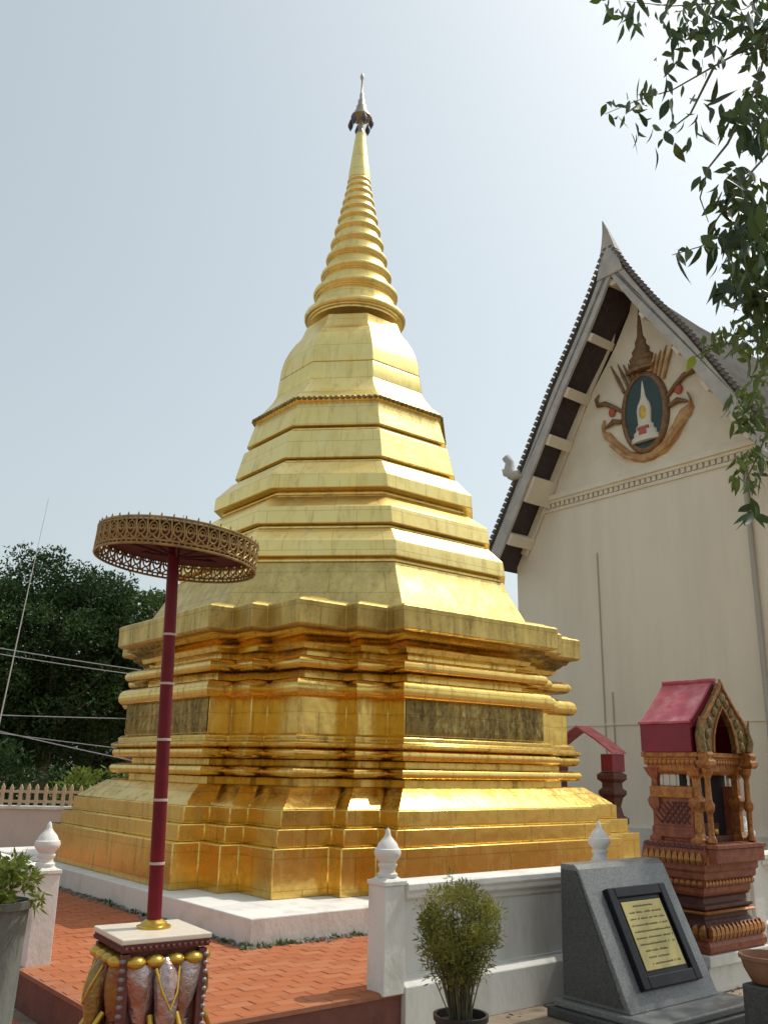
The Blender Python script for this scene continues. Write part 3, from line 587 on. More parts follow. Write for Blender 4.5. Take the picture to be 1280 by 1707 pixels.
# crown above the oval
mb = MB(); half_lathe(mb, [(.46, EZ + 1.12), (.48, EZ + 1.20), (.36, EZ + 1.24), (.40, EZ + 1.36), (.33, EZ + 1.42), (.36, EZ + 1.52), (.25, EZ + 1.62), (.27, EZ + 1.72), (.16, EZ + 1.86), (.17, EZ + 1.96), (.09, EZ + 2.12), (.07, EZ + 2.4), (.03, EZ + 2.75), (.005, EZ + 2.95)], EY + .02, -.03, flat=.5); mb.build('crown', 'crown_brown', emb, smooth=40)
for s in (-1, 1):
    mb = MB()
    for k, (d, hgt) in enumerate(((.34, .42), (.46, .50), (.60, .62), (.78, .70))):
        mb.tube([(-.06, EY + s * (d * .75), EZ + 1.02 - k * .10), (-.08, EY + s * (d * .95), EZ + 1.02 + hgt * .5 - k * .08), (-.06, EY + s * (d * 1.22), EZ + 1.05 + hgt - k * .05)], [.045, .05, .012], 6)
    mb.build('ray_fan', 'ribbon' if s < 0 else 'crown_brown', emb, smooth=60)
    # scrolled arms
    mb = MB(); mb.tube([(-.06, EY + s * .66, EZ + .22), (-.09, EY + s * .92, EZ + .42), (-.09, EY + s * 1.18, EZ + .60), (-.08, EY + s * 1.40, EZ + .62), (-.08, EY + s * 1.46, EZ + .80), (-.07, EY + s * 1.36, EZ + .92)], [.05, .06, .07, .07, .05, .02], 7)
    mb.tube([(-.07, EY + s * .70, EZ - .05), (-.09, EY + s * .95, EZ + .02), (-.09, EY + s * 1.2, EZ - .08)], [.06, .08, .03], 7); mb.build('scroll_arm', 'crown_brown', emb, smooth=60)
    mb = MB(); mb.ball((-.07, EY + s * .98, EZ + .30), (.05, .11, .13), 10, 6); mb.build('coral_blossom', 'coral', emb, smooth=60)
    # ribbon ends
    mb = MB()
    mb.loft([[(-.04, y - w * .3, z - w), (-.11, y, z - w * .6), (-.13, y, z + w * .4), (-.04, y + w * .3, z + w)] for y, z, w in ((EY + s * .10, EZ - 1.16, .11), (EY + s * .45, EZ - 1.05, .16), (EY + s * .80, EZ - .72, .21), (EY + s * 1.02, EZ - .42, .20), (EY + s * 1.22, EZ - .30, .15), (EY + s * 1.30, EZ - .10, .17), (EY + s * 1.22, EZ + .12, .05))])
    mb.tube([(-.09, EY + s * .2, EZ - 1.20), (-.13, EY + s * .62, EZ - 1.02), (-.13, EY + s * .92, EZ - .70), (-.1, EY + s * 1.1, EZ - .58)], [.04, .06, .06, .02], 7)
    mb.build('ribbon_end', 'ribbon', emb, smooth=50)

# ================================================================== SHRINES
def rect_ring(x0, x1, y0, y1, z): return [(x0, y0, z), (x1, y0, z), (x1, y1, z), (x0, y1, z)]
def mould(parent, name, m, hw, hd, prof, bevel=.004, smooth=None):
    mb = MB(); mb.loft([rect_ring(-hw - o, hw + o, -hd - o, hd + o, z) for o, z in prof]); return mb.build(name, m, parent, bevel=bevel, smooth=smooth)
def petals(parent, hw, hd, z, hgt, step, m, name='petal', out=.02):
    mb = MB(); w = step * .46
    mb.loft([[(-w * a, -d, hgt * b), (w * a, -d, hgt * b), (w * a * .6, .004, hgt * b), (-w * a * .6, .004, hgt * b)] for a, b, d in ((.75, 0, out), (1, .35, out * 1.5), (.75, .75, out * 1.25), (.1, 1, out * .4))])
    me = mb.mesh(name); me.materials.append(M[m]); k = 0
    for (ax, n0, rz) in ((hw, hd, 0), (hd, hw, math.pi / 2), (hw, hd, math.pi), (hd, hw, -math.pi / 2)):
        n = max(1, round(2 * ax / step))
        for i in range(n):
            x = -ax + 2 * ax * (i + .5) / n; o = bpy.data.objects.new(name, me); COL.objects.link(o); o.parent = parent
            c, s = math.cos(rz), math.sin(rz); o.location = (c * x + s * n0, s * x - c * n0, z); o.rotation_euler = (0, 0, rz)
# local: x along r, front faces -y
SX, SY = 8.00, 5.14
sh = thing('red_shrine', 'carved red and gold shrine with crimson gabled roof beside the plaque', 'shrine', W(SX, SY, 0), ROTZ)
sh.scale = (.90, 1, 1)
mb = MB(); mb.box(-.52, .52, -.30, .30, GZ, -.06); mb.build('pedestal', 'white', sh, bevel=.012)
mould(sh, 'pedestal_slab', 'white', .56, .34, ((0, -.06), (0, .03)), .008)
mould(sh, 'plinth_moulding', 'shrine_red', .47, .28, ((.03, .03), (.05, .06), (.05, .10), (.03, .14), (.02, .16)), .006)
petals(sh, .49, .30, .145, .12, .075, 'shrine_gold', 'lower_petal', .03)
mould(sh, 'waist', 'shrine_dark', .40, .22, ((.07, .16), (.07, .25), (.03, .27), (.0, .30), (.0, .36), (.04, .385), (.04, .41), (.0, .43), (.0, .47), (.03, .49)), .004)
mould(sh, 'waist_band', 'shrine_gold', .40, .22, ((.035, .335), (.06, .35), (.035, .365)), 0)
mould(sh, 'inverted_steps', 'shrine_red', .40, .22, ((.02, .49), (.035, .52), (.035, .56), (.055, .57), (.055, .62), (.08, .64), (.08, .69), (.10, .71), (.10, .78)), .004)
petals(sh, .49, .31, .76, .11, .062, 'shrine_gold', 'upper_petal', .025)
mould(sh, 'altar_deck', 'shrine_red', .40, .24, ((.10, .78), (.09, .89), (.07, .93), (.05, .94)), .006)
# body: back and side walls, front open niche
bw_, bd_ = .40, .245
for s in (-1, 1):
    x = s * (bw_ - .03)
    mb = MB(); mb.box(x - .03, x + .03, -bd_ + .06, bd_, .94, 1.435); o = mb.build('side_panel', 'shrine_red', sh, bevel=.004)
    # lattice
    lt = MB()
    for k in range(-3, 5):
        for dd in (-1, 1):
            y0 = -bd_ + .10 + (k + 1) * .06; y1 = y0 + dd * .17
            a, b = max(min(y0, bd_ - .03), -bd_ + .09), max(min(y1, bd_ - .03), -bd_ + .09)
            if abs(y1 - y0) < 1e-6: continue
            za = 1.10 + .19 * (a - y0) / (y1 - y0); zb2 = 1.10 + .19 * (b - y0) / (y1 - y0)
            if abs(a - b) > .02: lt.tube([(s * (bw_ + .006), a, za), (s * (bw_ + .006), b, zb2)], .008, 5)
    lt.build('lattice', 'shrine_dark', o)
    mb = MB(); mb.box(s * bw_ - .012 * (1 - s) / 1 * 0 - .03, s * bw_ + .03, -bd_ + .04, bd_ + .012, 1.325, 1.43); mb.build('side_band', 'shrine_gold', sh, bevel=.012)
    mb = MB(); mb.box(s * bw_ - .025, s * bw_ + .025, -bd_ + .05, bd_ + .01, .97, 1.07); mb.build('side_sill', 'shrine_red', sh, bevel=.012)
    for k in range(6):
        y = -bd_ + .10 + k * .072; mb = MB(); mb.lathe([(.013, 1.437), (.018, 1.45), (.011, 1.48), (.018, 1.51), (.013, 1.545)], 8, (s * (bw_ - .03), y, 0)); mb.build('baluster', 'ivory', sh, smooth=60)
    # corner columns
    for y, nm in ((-bd_ + .02, 'column'), (bd_ - .03, 'column')):
        mb = MB(); w = .034
        mb.loft([rect_ring(x - w - o, x + w + o, y - w - o, y + w + o, z) for o, z in ((.03, .94), (.03, .97), (.012, .99), (.0, 1.02), (-.004, 1.2), (.006, 1.22), (.022, 1.25), (.03, 1.30), (.018, 1.33), (0, 1.35), (-.004, 1.50), (.02, 1.53), (.04, 1.58), (.05, 1.60))]); mb.build('column', 'shrine_gold' if y < 0 else 'shrine_red', sh, bevel=.003)
mb = MB(); mb.box(-bw_ + .005, bw_ - .005, -.10, -.06, .94, 1.60); mb.box(-bw_ + .06, bw_ - .06, -.24, -.101, 1.56, 1.60); mb.build('niche_shade_panel', 'niche_shade', sh)  # black sheet closing the niche, painted as the shade within
mb = MB(); mb.box(-.30, .30, -.20, -.102, .94, .99); mb.box(-.16, .16, -.13, -.102, .99, 1.10); mb.build('altar_step', 'shrine_dark', sh, bevel=.006)
for x, y, z, r, c, lb in ((-.30, -.285, .94, .022, 'ivory', 'small white cup nearest the corner on the red shrine deck'), (-.22, -.285, .94, .022, 'ivory', 'small white cup beside another cup, right one on the red shrine deck'), (.02, -.165, .99, .026, 'gold_paint', 'small gold cup inside the dark niche of the red shrine')):
    mb = MB(); mb.lathe([(r * .6, 0), (r, .01), (r * 1.05, .045), (r * .9, .06), (r * .8, .055)], 12); o = mb.build('offering_cup', c, smooth=50); o.location = W(SX + x, SY + y, z); tag(o, lb, 'cup', 'offering cups on the red shrine')
# entablature, fascia and roof
mould(sh, 'entablature', 'shrine_gold', .40, .235, ((-.02, 1.535), (.0, 1.545), (.03, 1.57), (.03, 1.62), (.05, 1.64), (.05, 1.69), (.07, 1.70), (.07, 1.74)), .004)
for s in (-1, 1):
    mb = MB(); mb.box(s * .475 - .018, s * .475 + .018, -.27, .28, 1.742, 2.0); mb.build('fascia', 'shrine_fascia', sh, bevel=.005)
    mb = MB(); mb.obox((s * .475, .005, 2.012), (.035, 0, 0), (0, .285, 0), (0, 0, .012)); mb.build('eave_strip', 'shrine_roof', sh, bevel=.004)
    mb = MB(); n_ = 10; pts = []
    for k in range(n_ + 1):
        t = k / n_; pts.append((s * .485 * (1 - t), 2.02 + .40 * (t ** 1.12)))
    mb.loft([[(x, y, z) for x, z in pts] + [(x, y, z - .035) for x, z in reversed(pts)] for y in (-.26, .29)]); mb.build('roof_slope', 'shrine_roof', sh, smooth=40)
    mb = MB(); mb.loft([[(x + s * .0, y, z + .012) for x, z in pts] + [(x, y, z - .06) for x, z in reversed(pts)] for y in (-.285, -.262)]); mb.build('barge', 'shrine_fascia', sh)
mb = MB(); mb.tube([(0, -.30, 2.425), (0, .29, 2.425)], .022, 8); mb.build('ridge', 'shrine_roof', sh, smooth=60)
mb = MB(); mb.prism([(-.44, .26, 1.742), (.44, .26, 1.742), (.44, .26, 2.0), (0, .26, 2.37), (-.44, .26, 2.0)], (0, .02, 0)); mb.build('rear_gable', 'shrine_fascia', sh)
petals(sh, .435, .27, 1.625, .06, .05, 'shrine_gold', 'cornice_petal', .02)
petals(sh, .47, .31, .885, .05, .055, 'shrine_dark', 'deck_petal', .018)
petals(sh, .455, .275, .575, .05, .06, 'shrine_gold', 'step_petal', .012)
# front pediment: carved pointed arch standing before the gable
ar_o = [(-.44, 1.742), (-.45, 1.90), (-.40, 2.02), (-.26, 2.13), (-.13, 2.25), (-.05, 2.33), (0, 2.40)]
ar_i = [(-.22, 1.742), (-.22, 1.80), (-.20, 1.90), (-.15, 2.0), (-.09, 2.08), (-.04, 2.13), (0, 2.17)]
for s in (-1, 1):
    mb = MB(); o_ = [(s * a, b) for a, b in ar_o]; i_ = [(s * a, b) for a, b in ar_i]
    mb.loft([[(a, y, b) for a, b in o_] + [(a, y, b) for a, b in reversed(i_)] for y in (-.345, -.29)]); pe = mb.build('pediment', 'gilt_filigree', sh, bevel=.006)
    mb = MB(); mb.tube([(a, -.35, b) for a, b in o_], .018, 7); mb.build('arch_rib', 'shrine_gold', pe, smooth=60)
    mb = MB(); mb.tube([(a, -.35, b) for a, b in i_], .012, 7); mb.build('arch_rib', 'shrine_gold', pe, smooth=60)
    fl = MB()
    for k in range(6):
        t = (k + .5) / 6 * 5.999; q = int(t); u = t - q; a = o_[q][0] + (o_[q + 1][0] - o_[q][0]) * u; b = o_[q][1] + (o_[q + 1][1] - o_[q][1]) * u
        a2 = i_[q][0] + (i_[q + 1][0] - i_[q][0]) * u; b2_ = i_[q][1] + (i_[q + 1][1] - i_[q][1]) * u
        fl.ball(((a + a2) / 2, -.35, (b + b2_) / 2), (.04, .022, .05), 8, 5)
        fl.tube([(a, -.345, b), (a + s * .02, -.345, b + .035), (a + s * .01, -.345, b + .07)], [.018, .014, .003], 5)
    fl.build('flame_scroll', 'gilt_filigree', pe, smooth=50)
    mb = MB(); x = s * .40; mb.loft([rect_ring(x - w, x + w, -.36 - w, -.36 + w, z) for w, z in ((.05, 1.60), (.07, 1.63), (.07, 1.66), (.05, 1.68), (.06, 1.72), (.045, 1.745))]); mb.build('bracket', 'shrine_gold', sh, bevel=.004)
    mb = MB(); mb.tube([(s * .43, -.36, 1.745), (s * .47, -.36, 1.84), (s * .44, -.36, 1.94), (s * .48, -.36, 2.06)], [.035, .04, .025, .004], 7); mb.build('naga_finial', 'gilt_filigree', sh, smooth=60)
    mb = MB(); mb.lathe([(.03, .94), (.045, .95), (.045, .98), (.028, 1.0), (.026, 1.2), (.045, 1.23), (.05, 1.28), (.03, 1.31), (.026, 1.5), (.05, 1.55), (.06, 1.60)], 12, (s * .37, -.34, 0)); mb.build('porch_column', 'shrine_gold', sh, smooth=40)
mb = MB(); mb.box(-.46, .46, -.44, -.24, .90, .938); mb.build('porch_deck', 'shrine_red', sh, bevel=.006)
mb = MB(); mb.box(-.45, .45, -.42, -.28, .78, .898); mb.build('porch_base', 'shrine_red', sh, bevel=.006)

# the second shrine, an open canopy beyond the stupa
s2 = thing('canopy_shrine', 'small dark red canopy shrine half hidden behind the stupa at the chapel wall', 'shrine', W(13.72, 11.20, 0), ROTZ)
for y in (-.62, .66):
    for x in (.10,):
        mb = MB(); w = .13
        mb.loft([rect_ring(x - w - o, x + w + o, y - w - o, y + w + o, z) for o, z in ((.08, GZ), (.08, .2), (.03, .3), (.03, .62), (.06, .66), (.06, .75), (.0, .80), (-.03, .95), (.0, 1.1), (.05, 1.16), (.05, 1.22), (.0, 1.27), (.0, 1.36), (.06, 1.42), (.06, 1.5), (0, 1.55))]); mb.build('column', 'shrine_dark', s2, bevel=.006)
for y in (-.64, .68):
    mb = MB(); mb.box(-.06, .30, y - .13, y + .13, 1.552, 1.86); mb.build('fascia', 'shrine_fascia', s2, bevel=.008)
for s in (-1, 1):
    mb = MB(); pts = [(s * .80, 1.90), (s * .40, 2.16), (0, 2.38)]
    mb.loft([[(x, y, z) for y, z in pts] + [(x, y, z - .04) for y, z in reversed(pts)] for x in (-.10, .32)]); mb.build('roof_slope', 'shrine_roof', s2, bevel=.006)

# ================================================================== PLAQUE STAND
pq = thing('plaque_stand', 'grey granite lectern with slanted face holding a black framed plaque', 'monument', W(6.5, 4.5, 0), ROTZ)
x0, x1 = -.56, .58
mb = MB(); side = [(-.02, -.15), (.42, .80), (.46, .835), (.60, .835), (.62, -.15)]
mb.loft([[(x, y, z) for y, z in side] for x in (x0, x1)]); mb.build('block', 'granite', pq, bevel=.008)
mb = MB(); mb.loft([[(x, y, z) for y, z in ((.045, -.12), (.44, .79), (.585, .79), (.60, -.12))] for x in (x0 - .012, x0 + .002)]); mb.build('side_shade', 'granite_dark', pq)  # thin dark sheet over the block's left side, painted as its shade
mb = MB(); mb.box(-.66, .72, -.34, .70, GZ, -.205); mb.build('footing', 'granite_dark', pq, bevel=.01)
mb = MB(); mb.box(-.62, .70, -.30, .66, -.204, -.15); mb.build('base_plate', 'granite', pq, bevel=.012)
# plane of the slanted face: origin at foot, unit vectors
fv = Vector((0, .44, .95)).normalized(); fnv = Vector((0, -fv.z, fv.y)); fo_ = Vector((0, -.02, -.15)); fl_ = math.hypot(.44, .95)
def face(x, t, d=0.0): return Vector((x, 0, 0)) + fo_ + fv * t + fnv * d
def slab(name, m, xa, xb, ta, tb, d0, d1, parent, bevel=0):
    mb = MB(); mb.loft([[face(xa, ta, d), face(xb, ta, d), face(xb, tb, d), face(xa, tb, d)] for d in (d0, d1)]); return mb.build(name, m, parent, bevel=bevel)
pa, pb, ta, tb_ = -.365, .40, .13, .875
pf = slab('plaque', 'black', pa, pb, ta, tb_, .0, .028, pq, .006)
for xa, xb, a, b in ((pa, pa + .085, ta, tb_), (pb - .085, pb, ta, tb_), (pa + .085, pb - .085, ta, ta + .09), (pa + .085, pb - .085, tb_ - .08, tb_)):
    slab('frame_strip', 'black', xa, xb, a, b, .0285, .052, pf, .008)
ba, bb_, ca, cb = pa + .125, pb - .125, ta + .125, tb_ - .115
bp_ = slab('brass_plate', 'brass', ba, bb_, ca, cb, .0285, .036, pf, .003)
random.seed(21)
nl = 10
for k in range(nl):
    t = cb - .045 - (cb - ca - .08) * k / (nl - 1); mb = MB()
    wide = (.5, .78, .86, .9, .88, .92, .9, .55, .5, .72)[k]; half = (bb_ - ba) * .5 * wide; cx = (ba + bb_) / 2 + (.03 if k == 9 else 0) - (.04 if k in (7, 8) else 0)
    x = cx - half
    while x < cx + half:
        w = random.uniform(.007, .017)
        if random.random() < .9:
            hgt = random.uniform(.008, .013)
            for (xa, xb, a, b) in ((x, x + w * .28, t, t + hgt), (x, x + w, t + hgt * .75, t + hgt), (x + w * .72, x + w, t, t + hgt)):
                mb.loft([[face(xa, a, d), face(xb, a, d), face(xb, b, d), face(xa, b, d)] for d in (.0355, .0372)])
            if random.random() < .4: mb.loft([[face(x + w * .3, t + hgt * 1.25, d), face(x + w * .8, t + hgt * 1.25, d), face(x + w * .8, t + hgt * 1.5, d), face(x + w * .3, t + hgt * 1.5, d)] for d in (.0355, .0372)])
        x += w + .004
    mb.build('lettering', 'ink', bp_)

# ================================================================== CEREMONIAL PARASOL ON ITS PEDESTAL
PZ = .86; ped_rot = ROTZ - R_(5)
pc = W(1.865, 3.90, 0)
pd = thing('parasol_pedestal', 'square mosaic pedestal with carved elephant heads and cream marble top, front left', 'pedestal', pc, ped_rot)
hs = .195
mb = MB(); mb.box(-hs, hs, -hs, hs, PZ - .022, PZ); mb.build('marble_top', 'marble', pd, bevel=.005)
mb = MB(); mb.box(-hs + .006, hs - .006, -hs + .006, hs - .006, PZ - .052, PZ - .0225); mb.build('trim', 'maroon', pd, bevel=.004)
mb = MB(); mb.box(-.155, .155, -.155, .155, GZ, PZ - .0525); mb.build('core', 'maroon', pd)
mb = MB(); mb.box(-.22, .22, -.22, .22, GZ + .002, GZ + .12); mb.build('foot', 'maroon', pd, bevel=.01)
bdm = MB(); bdm.ball((0, 0, 0), .0085, 8, 5); bdme = bdm.mesh('bead')
cnt = 0
for side in range(4):
    a = side * math.pi / 2; c, s = math.cos(a), math.sin(a)
    for k in range(15):
        x = -hs + .02 + (2 * hs - .04) * k / 14; y = -hs + .004
        o = link('bead', bdme, 'maroon' if cnt == 0 else None, pd); cnt += 1; o.location = (c * x - s * y, s * x + c * y, PZ - .038)
bd2 = MB(); bd2.ball((0, 0, 0), (.014, .014, .011), 8, 5); bd2m = bd2.mesh('corner_stud'); cnt = 0
for (x, y) in ((-.165, -.165), (.165, -.165), (-.165, .165), (.165, .165)):
    mb = MB(); mb.box(x - .018, x + .018, y - .018, y + .018, GZ + .12, PZ - .06); mb.build('corner_rib', 'maroon', pd, bevel=.004)
    for k in range(16):
        o = link('corner_stud', bd2m, 'bead_grey' if cnt == 0 else None, pd); cnt += 1
        o.location = (x + (.012 if x > 0 else -.012), y + (.012 if y > 0 else -.012), PZ - .085 - k * .033)
def lobe(cx, wt, wb, z0, z1, dep, skew=0.0, n=9, mth=10):
    """bulging petal hanging from z1 down to z0 on the face y=-.155"""
    mb = MB(); rows = []
    for i in range(mth + 1):
        t = i / mth; z = z1 + (z0 - z1) * t
        w = wt + (wb - wt) * (t ** 1.6) if t < 1 else wb; prf = (math.sin(math.pi * min(1, .18 + t * .62)) ** .8) * (1 - .55 * t)
        if t > .93: w *= .75
        rows.append([(cx + skew * t + w * (2 * j / n - 1), -.150 - dep * prf * math.sin(math.pi * (.06 + .88 * j / n)) ** .6, z) for j in range(n + 1)])
    mb.loft(rows, cap=False, closed=False); return mb
for side in range(4):
    a = side * math.pi / 2
    mm = 'mosaic' if side % 2 == 0 else 'mosaic_green'
    def put(mb, name, m, par=pd, smooth=60):
        o = mb.build(name, m, par, smooth=smooth); o.rotation_euler = (0, 0, a); return o
    for x in (-.105, .105):
        put(lobe(x, .068, .030, .50, PZ - .10, .085, skew=-x * .30), 'elephant_ear', mm)
    mb = MB(); mb.tube([(0, -.165, PZ - .10), (0, -.205, .70), (0, -.225, .62), (0, -.215, .50), (0, -.195, .38), (0, -.20, .28), (0, -.225, .24)], [.040, .052, .048, .036, .027, .021, .016], 14); put(mb, 'elephant_trunk', mm)
    for x in (-1, 1):
        mb = MB(); mb.tube([(x * .055, -.20, .57), (x * .062, -.245, .51), (x * .045, -.275, .46), (x * .02, -.285, .43)], [.013, .012, .009, .003], 8); put(mb, 'tusk', 'gold_paint')
        put(lobe(x * .090, .040, .046, GZ + .12, .54, .06), 'elephant_leg', mm)
    mb = MB(); mb.tube([(-.05, -.215, PZ - .115), (-.03, -.258, .66), (0, -.272, .60), (.03, -.258, .66), (.05, -.215, PZ - .115)], .006, 6); put(mb, 'gold_edge', 'gold_paint')
    for x in (-.125, -.045, .04, .12):
        mb = MB(); mb.ball((x, -.178, PZ - .092), (.043, .044, .026), 14, 8); put(mb, 'gold_knob', 'gold_paint')
pole = thing('parasol', 'single tier gilt openwork parasol on a crimson banded pole', 'parasol', W(1.885, 3.93, PZ), 0)
PTOP = 2.497 - PZ; lean = Vector((-.012, 0, 1))
def pp(z): return Vector((-.050 * z / PTOP, 0, z))
mb = MB(); mb.tube([pp(0.0), pp(.5), pp(1.1), pp(PTOP + .1)], [.0315, .031, .0295, .0275], 20); mb.build('pole', 'red', pole, smooth=60)
mb = MB(); mb.lathe([(.075, .0), (.074, .008), (.058, .012), (.055, .022), (.042, .03), (.036, .034)], 24); mb.build('pole_collar', 'gold_paint', pole, smooth=40)
for z in (.262, .530, .795, 1.05, 1.28):
    mb = MB(); c = pp(z); mb.lathe([(.030, -.006), (.0345, -.005), (.0345, .005), (.030, .006)], 20, c); mb.build('pole_band', 'pole_white', pole)
RAD, HT = .385, .125
hub = pp(PTOP) + Vector((.012, 0, -.012))
def ring_xyz(a, z, r=RAD): return Vector((r * math.cos(a), r * math.sin(a), z))
mb = MB(); N = 96
mb.loft([[ring_xyz(2 * math.pi * k / N, z, r) for k in range(N)] for r, z in ((RAD - .012, HT * .62), (RAD - .006, HT * .92), (.30, HT + .008), (.12, HT + .016), (.02, HT + .02))]); can = mb.build('canopy', 'umb_red', pole, smooth=50)
can.location = hub; can.rotation_euler = (R_(-1.0), R_(4.2), 0)
for z, rr_ in ((0.0, .006), (.018, .0045), (HT * .55, .004), (HT - .012, .0045), (HT, .0065)):
    mb = MB(); path = [ring_xyz(2 * math.pi * k / N, z) for k in range(N + 1)]; mb.tube(path, rr_, 6); mb.build('hoop', 'umb_gold', can, smooth=60)
NS = 44; sp = 2 * math.pi / NS
orn = MB()
def arc(pts, r): orn.tube([Vector((RAD * math.cos(a * sp), RAD * math.sin(a * sp), z)) for a, z in pts], r, 5)
arc([(.5 + .36 * math.cos(2 * math.pi * k / 12), .072 + .032 * math.sin(2 * math.pi * k / 12)) for k in range(13)], .0046)
arc([(.5 + .18 * math.cos(2 * math.pi * k / 8), .075 + .013 * math.sin(2 * math.pi * k / 8)) for k in range(9)], .004)
arc([(0, .018), (.12, .05), (0, .085), (-.08, .105), (0, .122)], .005)
arc([(0.02, .018), (.3, .03), (.5, .042), (.7, .03), (.98, .018)], .005)
arc([(.25, .0), (.25, .018)], .005); arc([(.75, .0), (.75, .018)], .005)
arc([(.5, .104), (.5, .122)], .005)
orm = orn.mesh('openwork_scroll'); spk = MB(); spk.tube([(RAD, 0, HT), (RAD, 0, HT + .014), (RAD, 0, HT + .022)], [.005, .004, .0008], 5); spkm = spk.mesh('rim_spike')
for k in range(NS):
    o = link('openwork_scroll', orm, 'umb_gold' if k == 0 else None, can); o.rotation_euler = (0, 0, k * sp)
    o = link('rim_spike', spkm, 'umb_gold' if k == 0 else None, can); o.rotation_euler = (0, 0, k * sp)
for k in range(8):
    a = k * math.pi / 4 + .2; mb = MB(); mb.tube([Vector((0, 0, .03)), ring_xyz(a, HT * .8, RAD * .97)], .006, 6); mb.build('spoke', 'umb_red', can)
mb = MB(); mb.lathe([(.012, HT + .01), (.014, HT + .03), (.006, HT + .045), (.007, HT + .06), (.003, HT + .09), (.001, HT + .125)], 10); mb.build('tip', 'umb_gold', can, smooth=50)

# ================================================================== POTS AND SHRUBS
def clump_leaves(mb, c, rad, n, ln, w, upb=.2, shell=.5):
    for _ in range(n):
        d = Vector((random.gauss(0, 1), random.gauss(0, 1), random.gauss(0, 1))).normalized(); q = shell + (1 - shell) * random.random() ** .5
        p = c + Vector((d.x * rad[0], d.y * rad[1], d.z * rad[2])) * q
        dd = (d * .6 + Vector((random.gauss(0, .6), random.gauss(0, .6), random.gauss(0, .6) + upb))); L = ln * random.uniform(.6, 1.3)
        add_leaf(mb, p, dd, Vector((random.gauss(0, 1), random.gauss(0, 1), random.gauss(0, 1))), L, w * random.uniform(.7, 1.2))
random.seed(5)
pbp = pix(768, 1690, 5.25); base = Vector((pbp.x, pbp.y, GZ))
bu = thing('potted_bush', 'rounded olive green bush in a black pot before the white wall', 'plant', base)
ptz = pbp.z - GZ
mb = MB(); mb.lathe([(.10, 0), (.105, .01), (.135, ptz - .03), (.145, ptz - .028), (.147, ptz), (.132, ptz), (.128, ptz - .04), (.02, ptz - .045)], 28); mb.build('pot', 'pot_black', bu, smooth=40)
cz = pix(760, 1566, 5.25).z - GZ
stem = MB(); lf = MB()
for k in range(90):
    a = random.uniform(0, 6.283); r0 = random.uniform(0, .06); r1 = random.uniform(.02, .21) ; z1 = cz + random.uniform(-.12, .22) * (1.1 - r1 * 2)
    p0 = Vector((r0 * math.cos(a), r0 * math.sin(a), ptz - .05)); p2 = Vector((r1 * math.cos(a + random.gauss(0, .3)), r1 * math.sin(a + random.gauss(0, .3)), z1)); pm = p0.lerp(p2, .5) + Vector((random.gauss(0, .015), random.gauss(0, .015), .04))
    stem.tube([p0, pm, p2], [.004, .003, .0012], 4)
    for q in range(5):
        pt = pm.lerp(p2, q / 4)
        clump_leaves(lf, pt, (.045, .045, .05), 9 if q else 5, .034, .008, .3, .1)
for k in range(110):
    d = Vector((random.gauss(0, 1), random.gauss(0, 1), random.gauss(0, 1))).normalized(); c = Vector((d.x * .19, d.y * .19, cz + .03 + d.z * .22)); clump_leaves(lf, c, (.055, .055, .05), 52, .032, .008, .3, .1)
for k in range(14):
    d = Vector((random.gauss(0, 1), random.gauss(0, 1), abs(random.gauss(0, .7)) + .2)).normalized(); c = Vector((d.x * .23, d.y * .23, cz + .04 + d.z * .29)); clump_leaves(lf, c, (.03, .03, .04), 18, .034, .007, .6, .1)
stem.build('stems', 'twig', bu, kind='stuff'); lf.build('foliage', 'leaf_bush', bu, kind='stuff', fix=False)

q0 = pix(-22, 1655, 6.75); lp = Vector((q0.x, q0.y, GZ))
pp2 = thing('planter', 'tall mossy grey concrete planter with leafy shrub at the left edge', 'planter', lp)
mb = MB(); hh = pix(-14, 1500, 6.75).z - GZ
mb.lathe([(.19, 0), (.195, .02), (.185, .05), (.20, hh * .6), (.212, hh - .06), (.228, hh - .05), (.232, hh), (.205, hh), (.19, hh - .05), (.02, hh - .06)], 28); mb.build('pot', 'pot_grey', pp2, smooth=40)
st = MB(); lf = MB()
for k in range(26):
    a = random.uniform(0, 6.283); r = random.uniform(.05, .26); z = hh + random.uniform(-.10, .27) * (1.25 - r * 2); p2 = Vector((r * math.cos(a), r * math.sin(a), z))
    st.tube([Vector((0, 0, hh - .06)), Vector((r * .4 * math.cos(a), r * .4 * math.sin(a), hh + (z - hh) * .6)), p2], [.006, .005, .002], 4)
    clump_leaves(lf, p2, (.06, .06, .06), 38, .075, .026, .0, .1)
st.build('stems', 'twig', pp2, kind='stuff'); lf.build('foliage', 'leaf_light', pp2, kind='stuff', fix=False)
b0 = pix(1283, 1640, 7.0)
bo = MB(); bo.lathe([(.10, 0), (.12, .01), (.17, .10), (.185, .16), (.20, .165), (.20, .19), (.18, .19), (.15, .10), (.02, .05)], 28); o = bo.build('terracotta_bowl', 'terracotta', smooth=40)
bs = Vector((b0.x, b0.y, GZ)); tag(o, 'brown terracotta bowl on a block at the lower right edge', 'bowl')
bh = max(.05, b0.z - GZ); o.location = bs + Vector((0, 0, bh))
mb = MB(); mb.box(-.14, .14, -.14, .14, 0, bh - .002); o = mb.build('stone_block', 'granite_dark', bevel=.015); o.location = bs; o.rotation_euler = (0, 0, ROTZ); tag(o, 'dark stone block under the terracotta bowl', 'block')

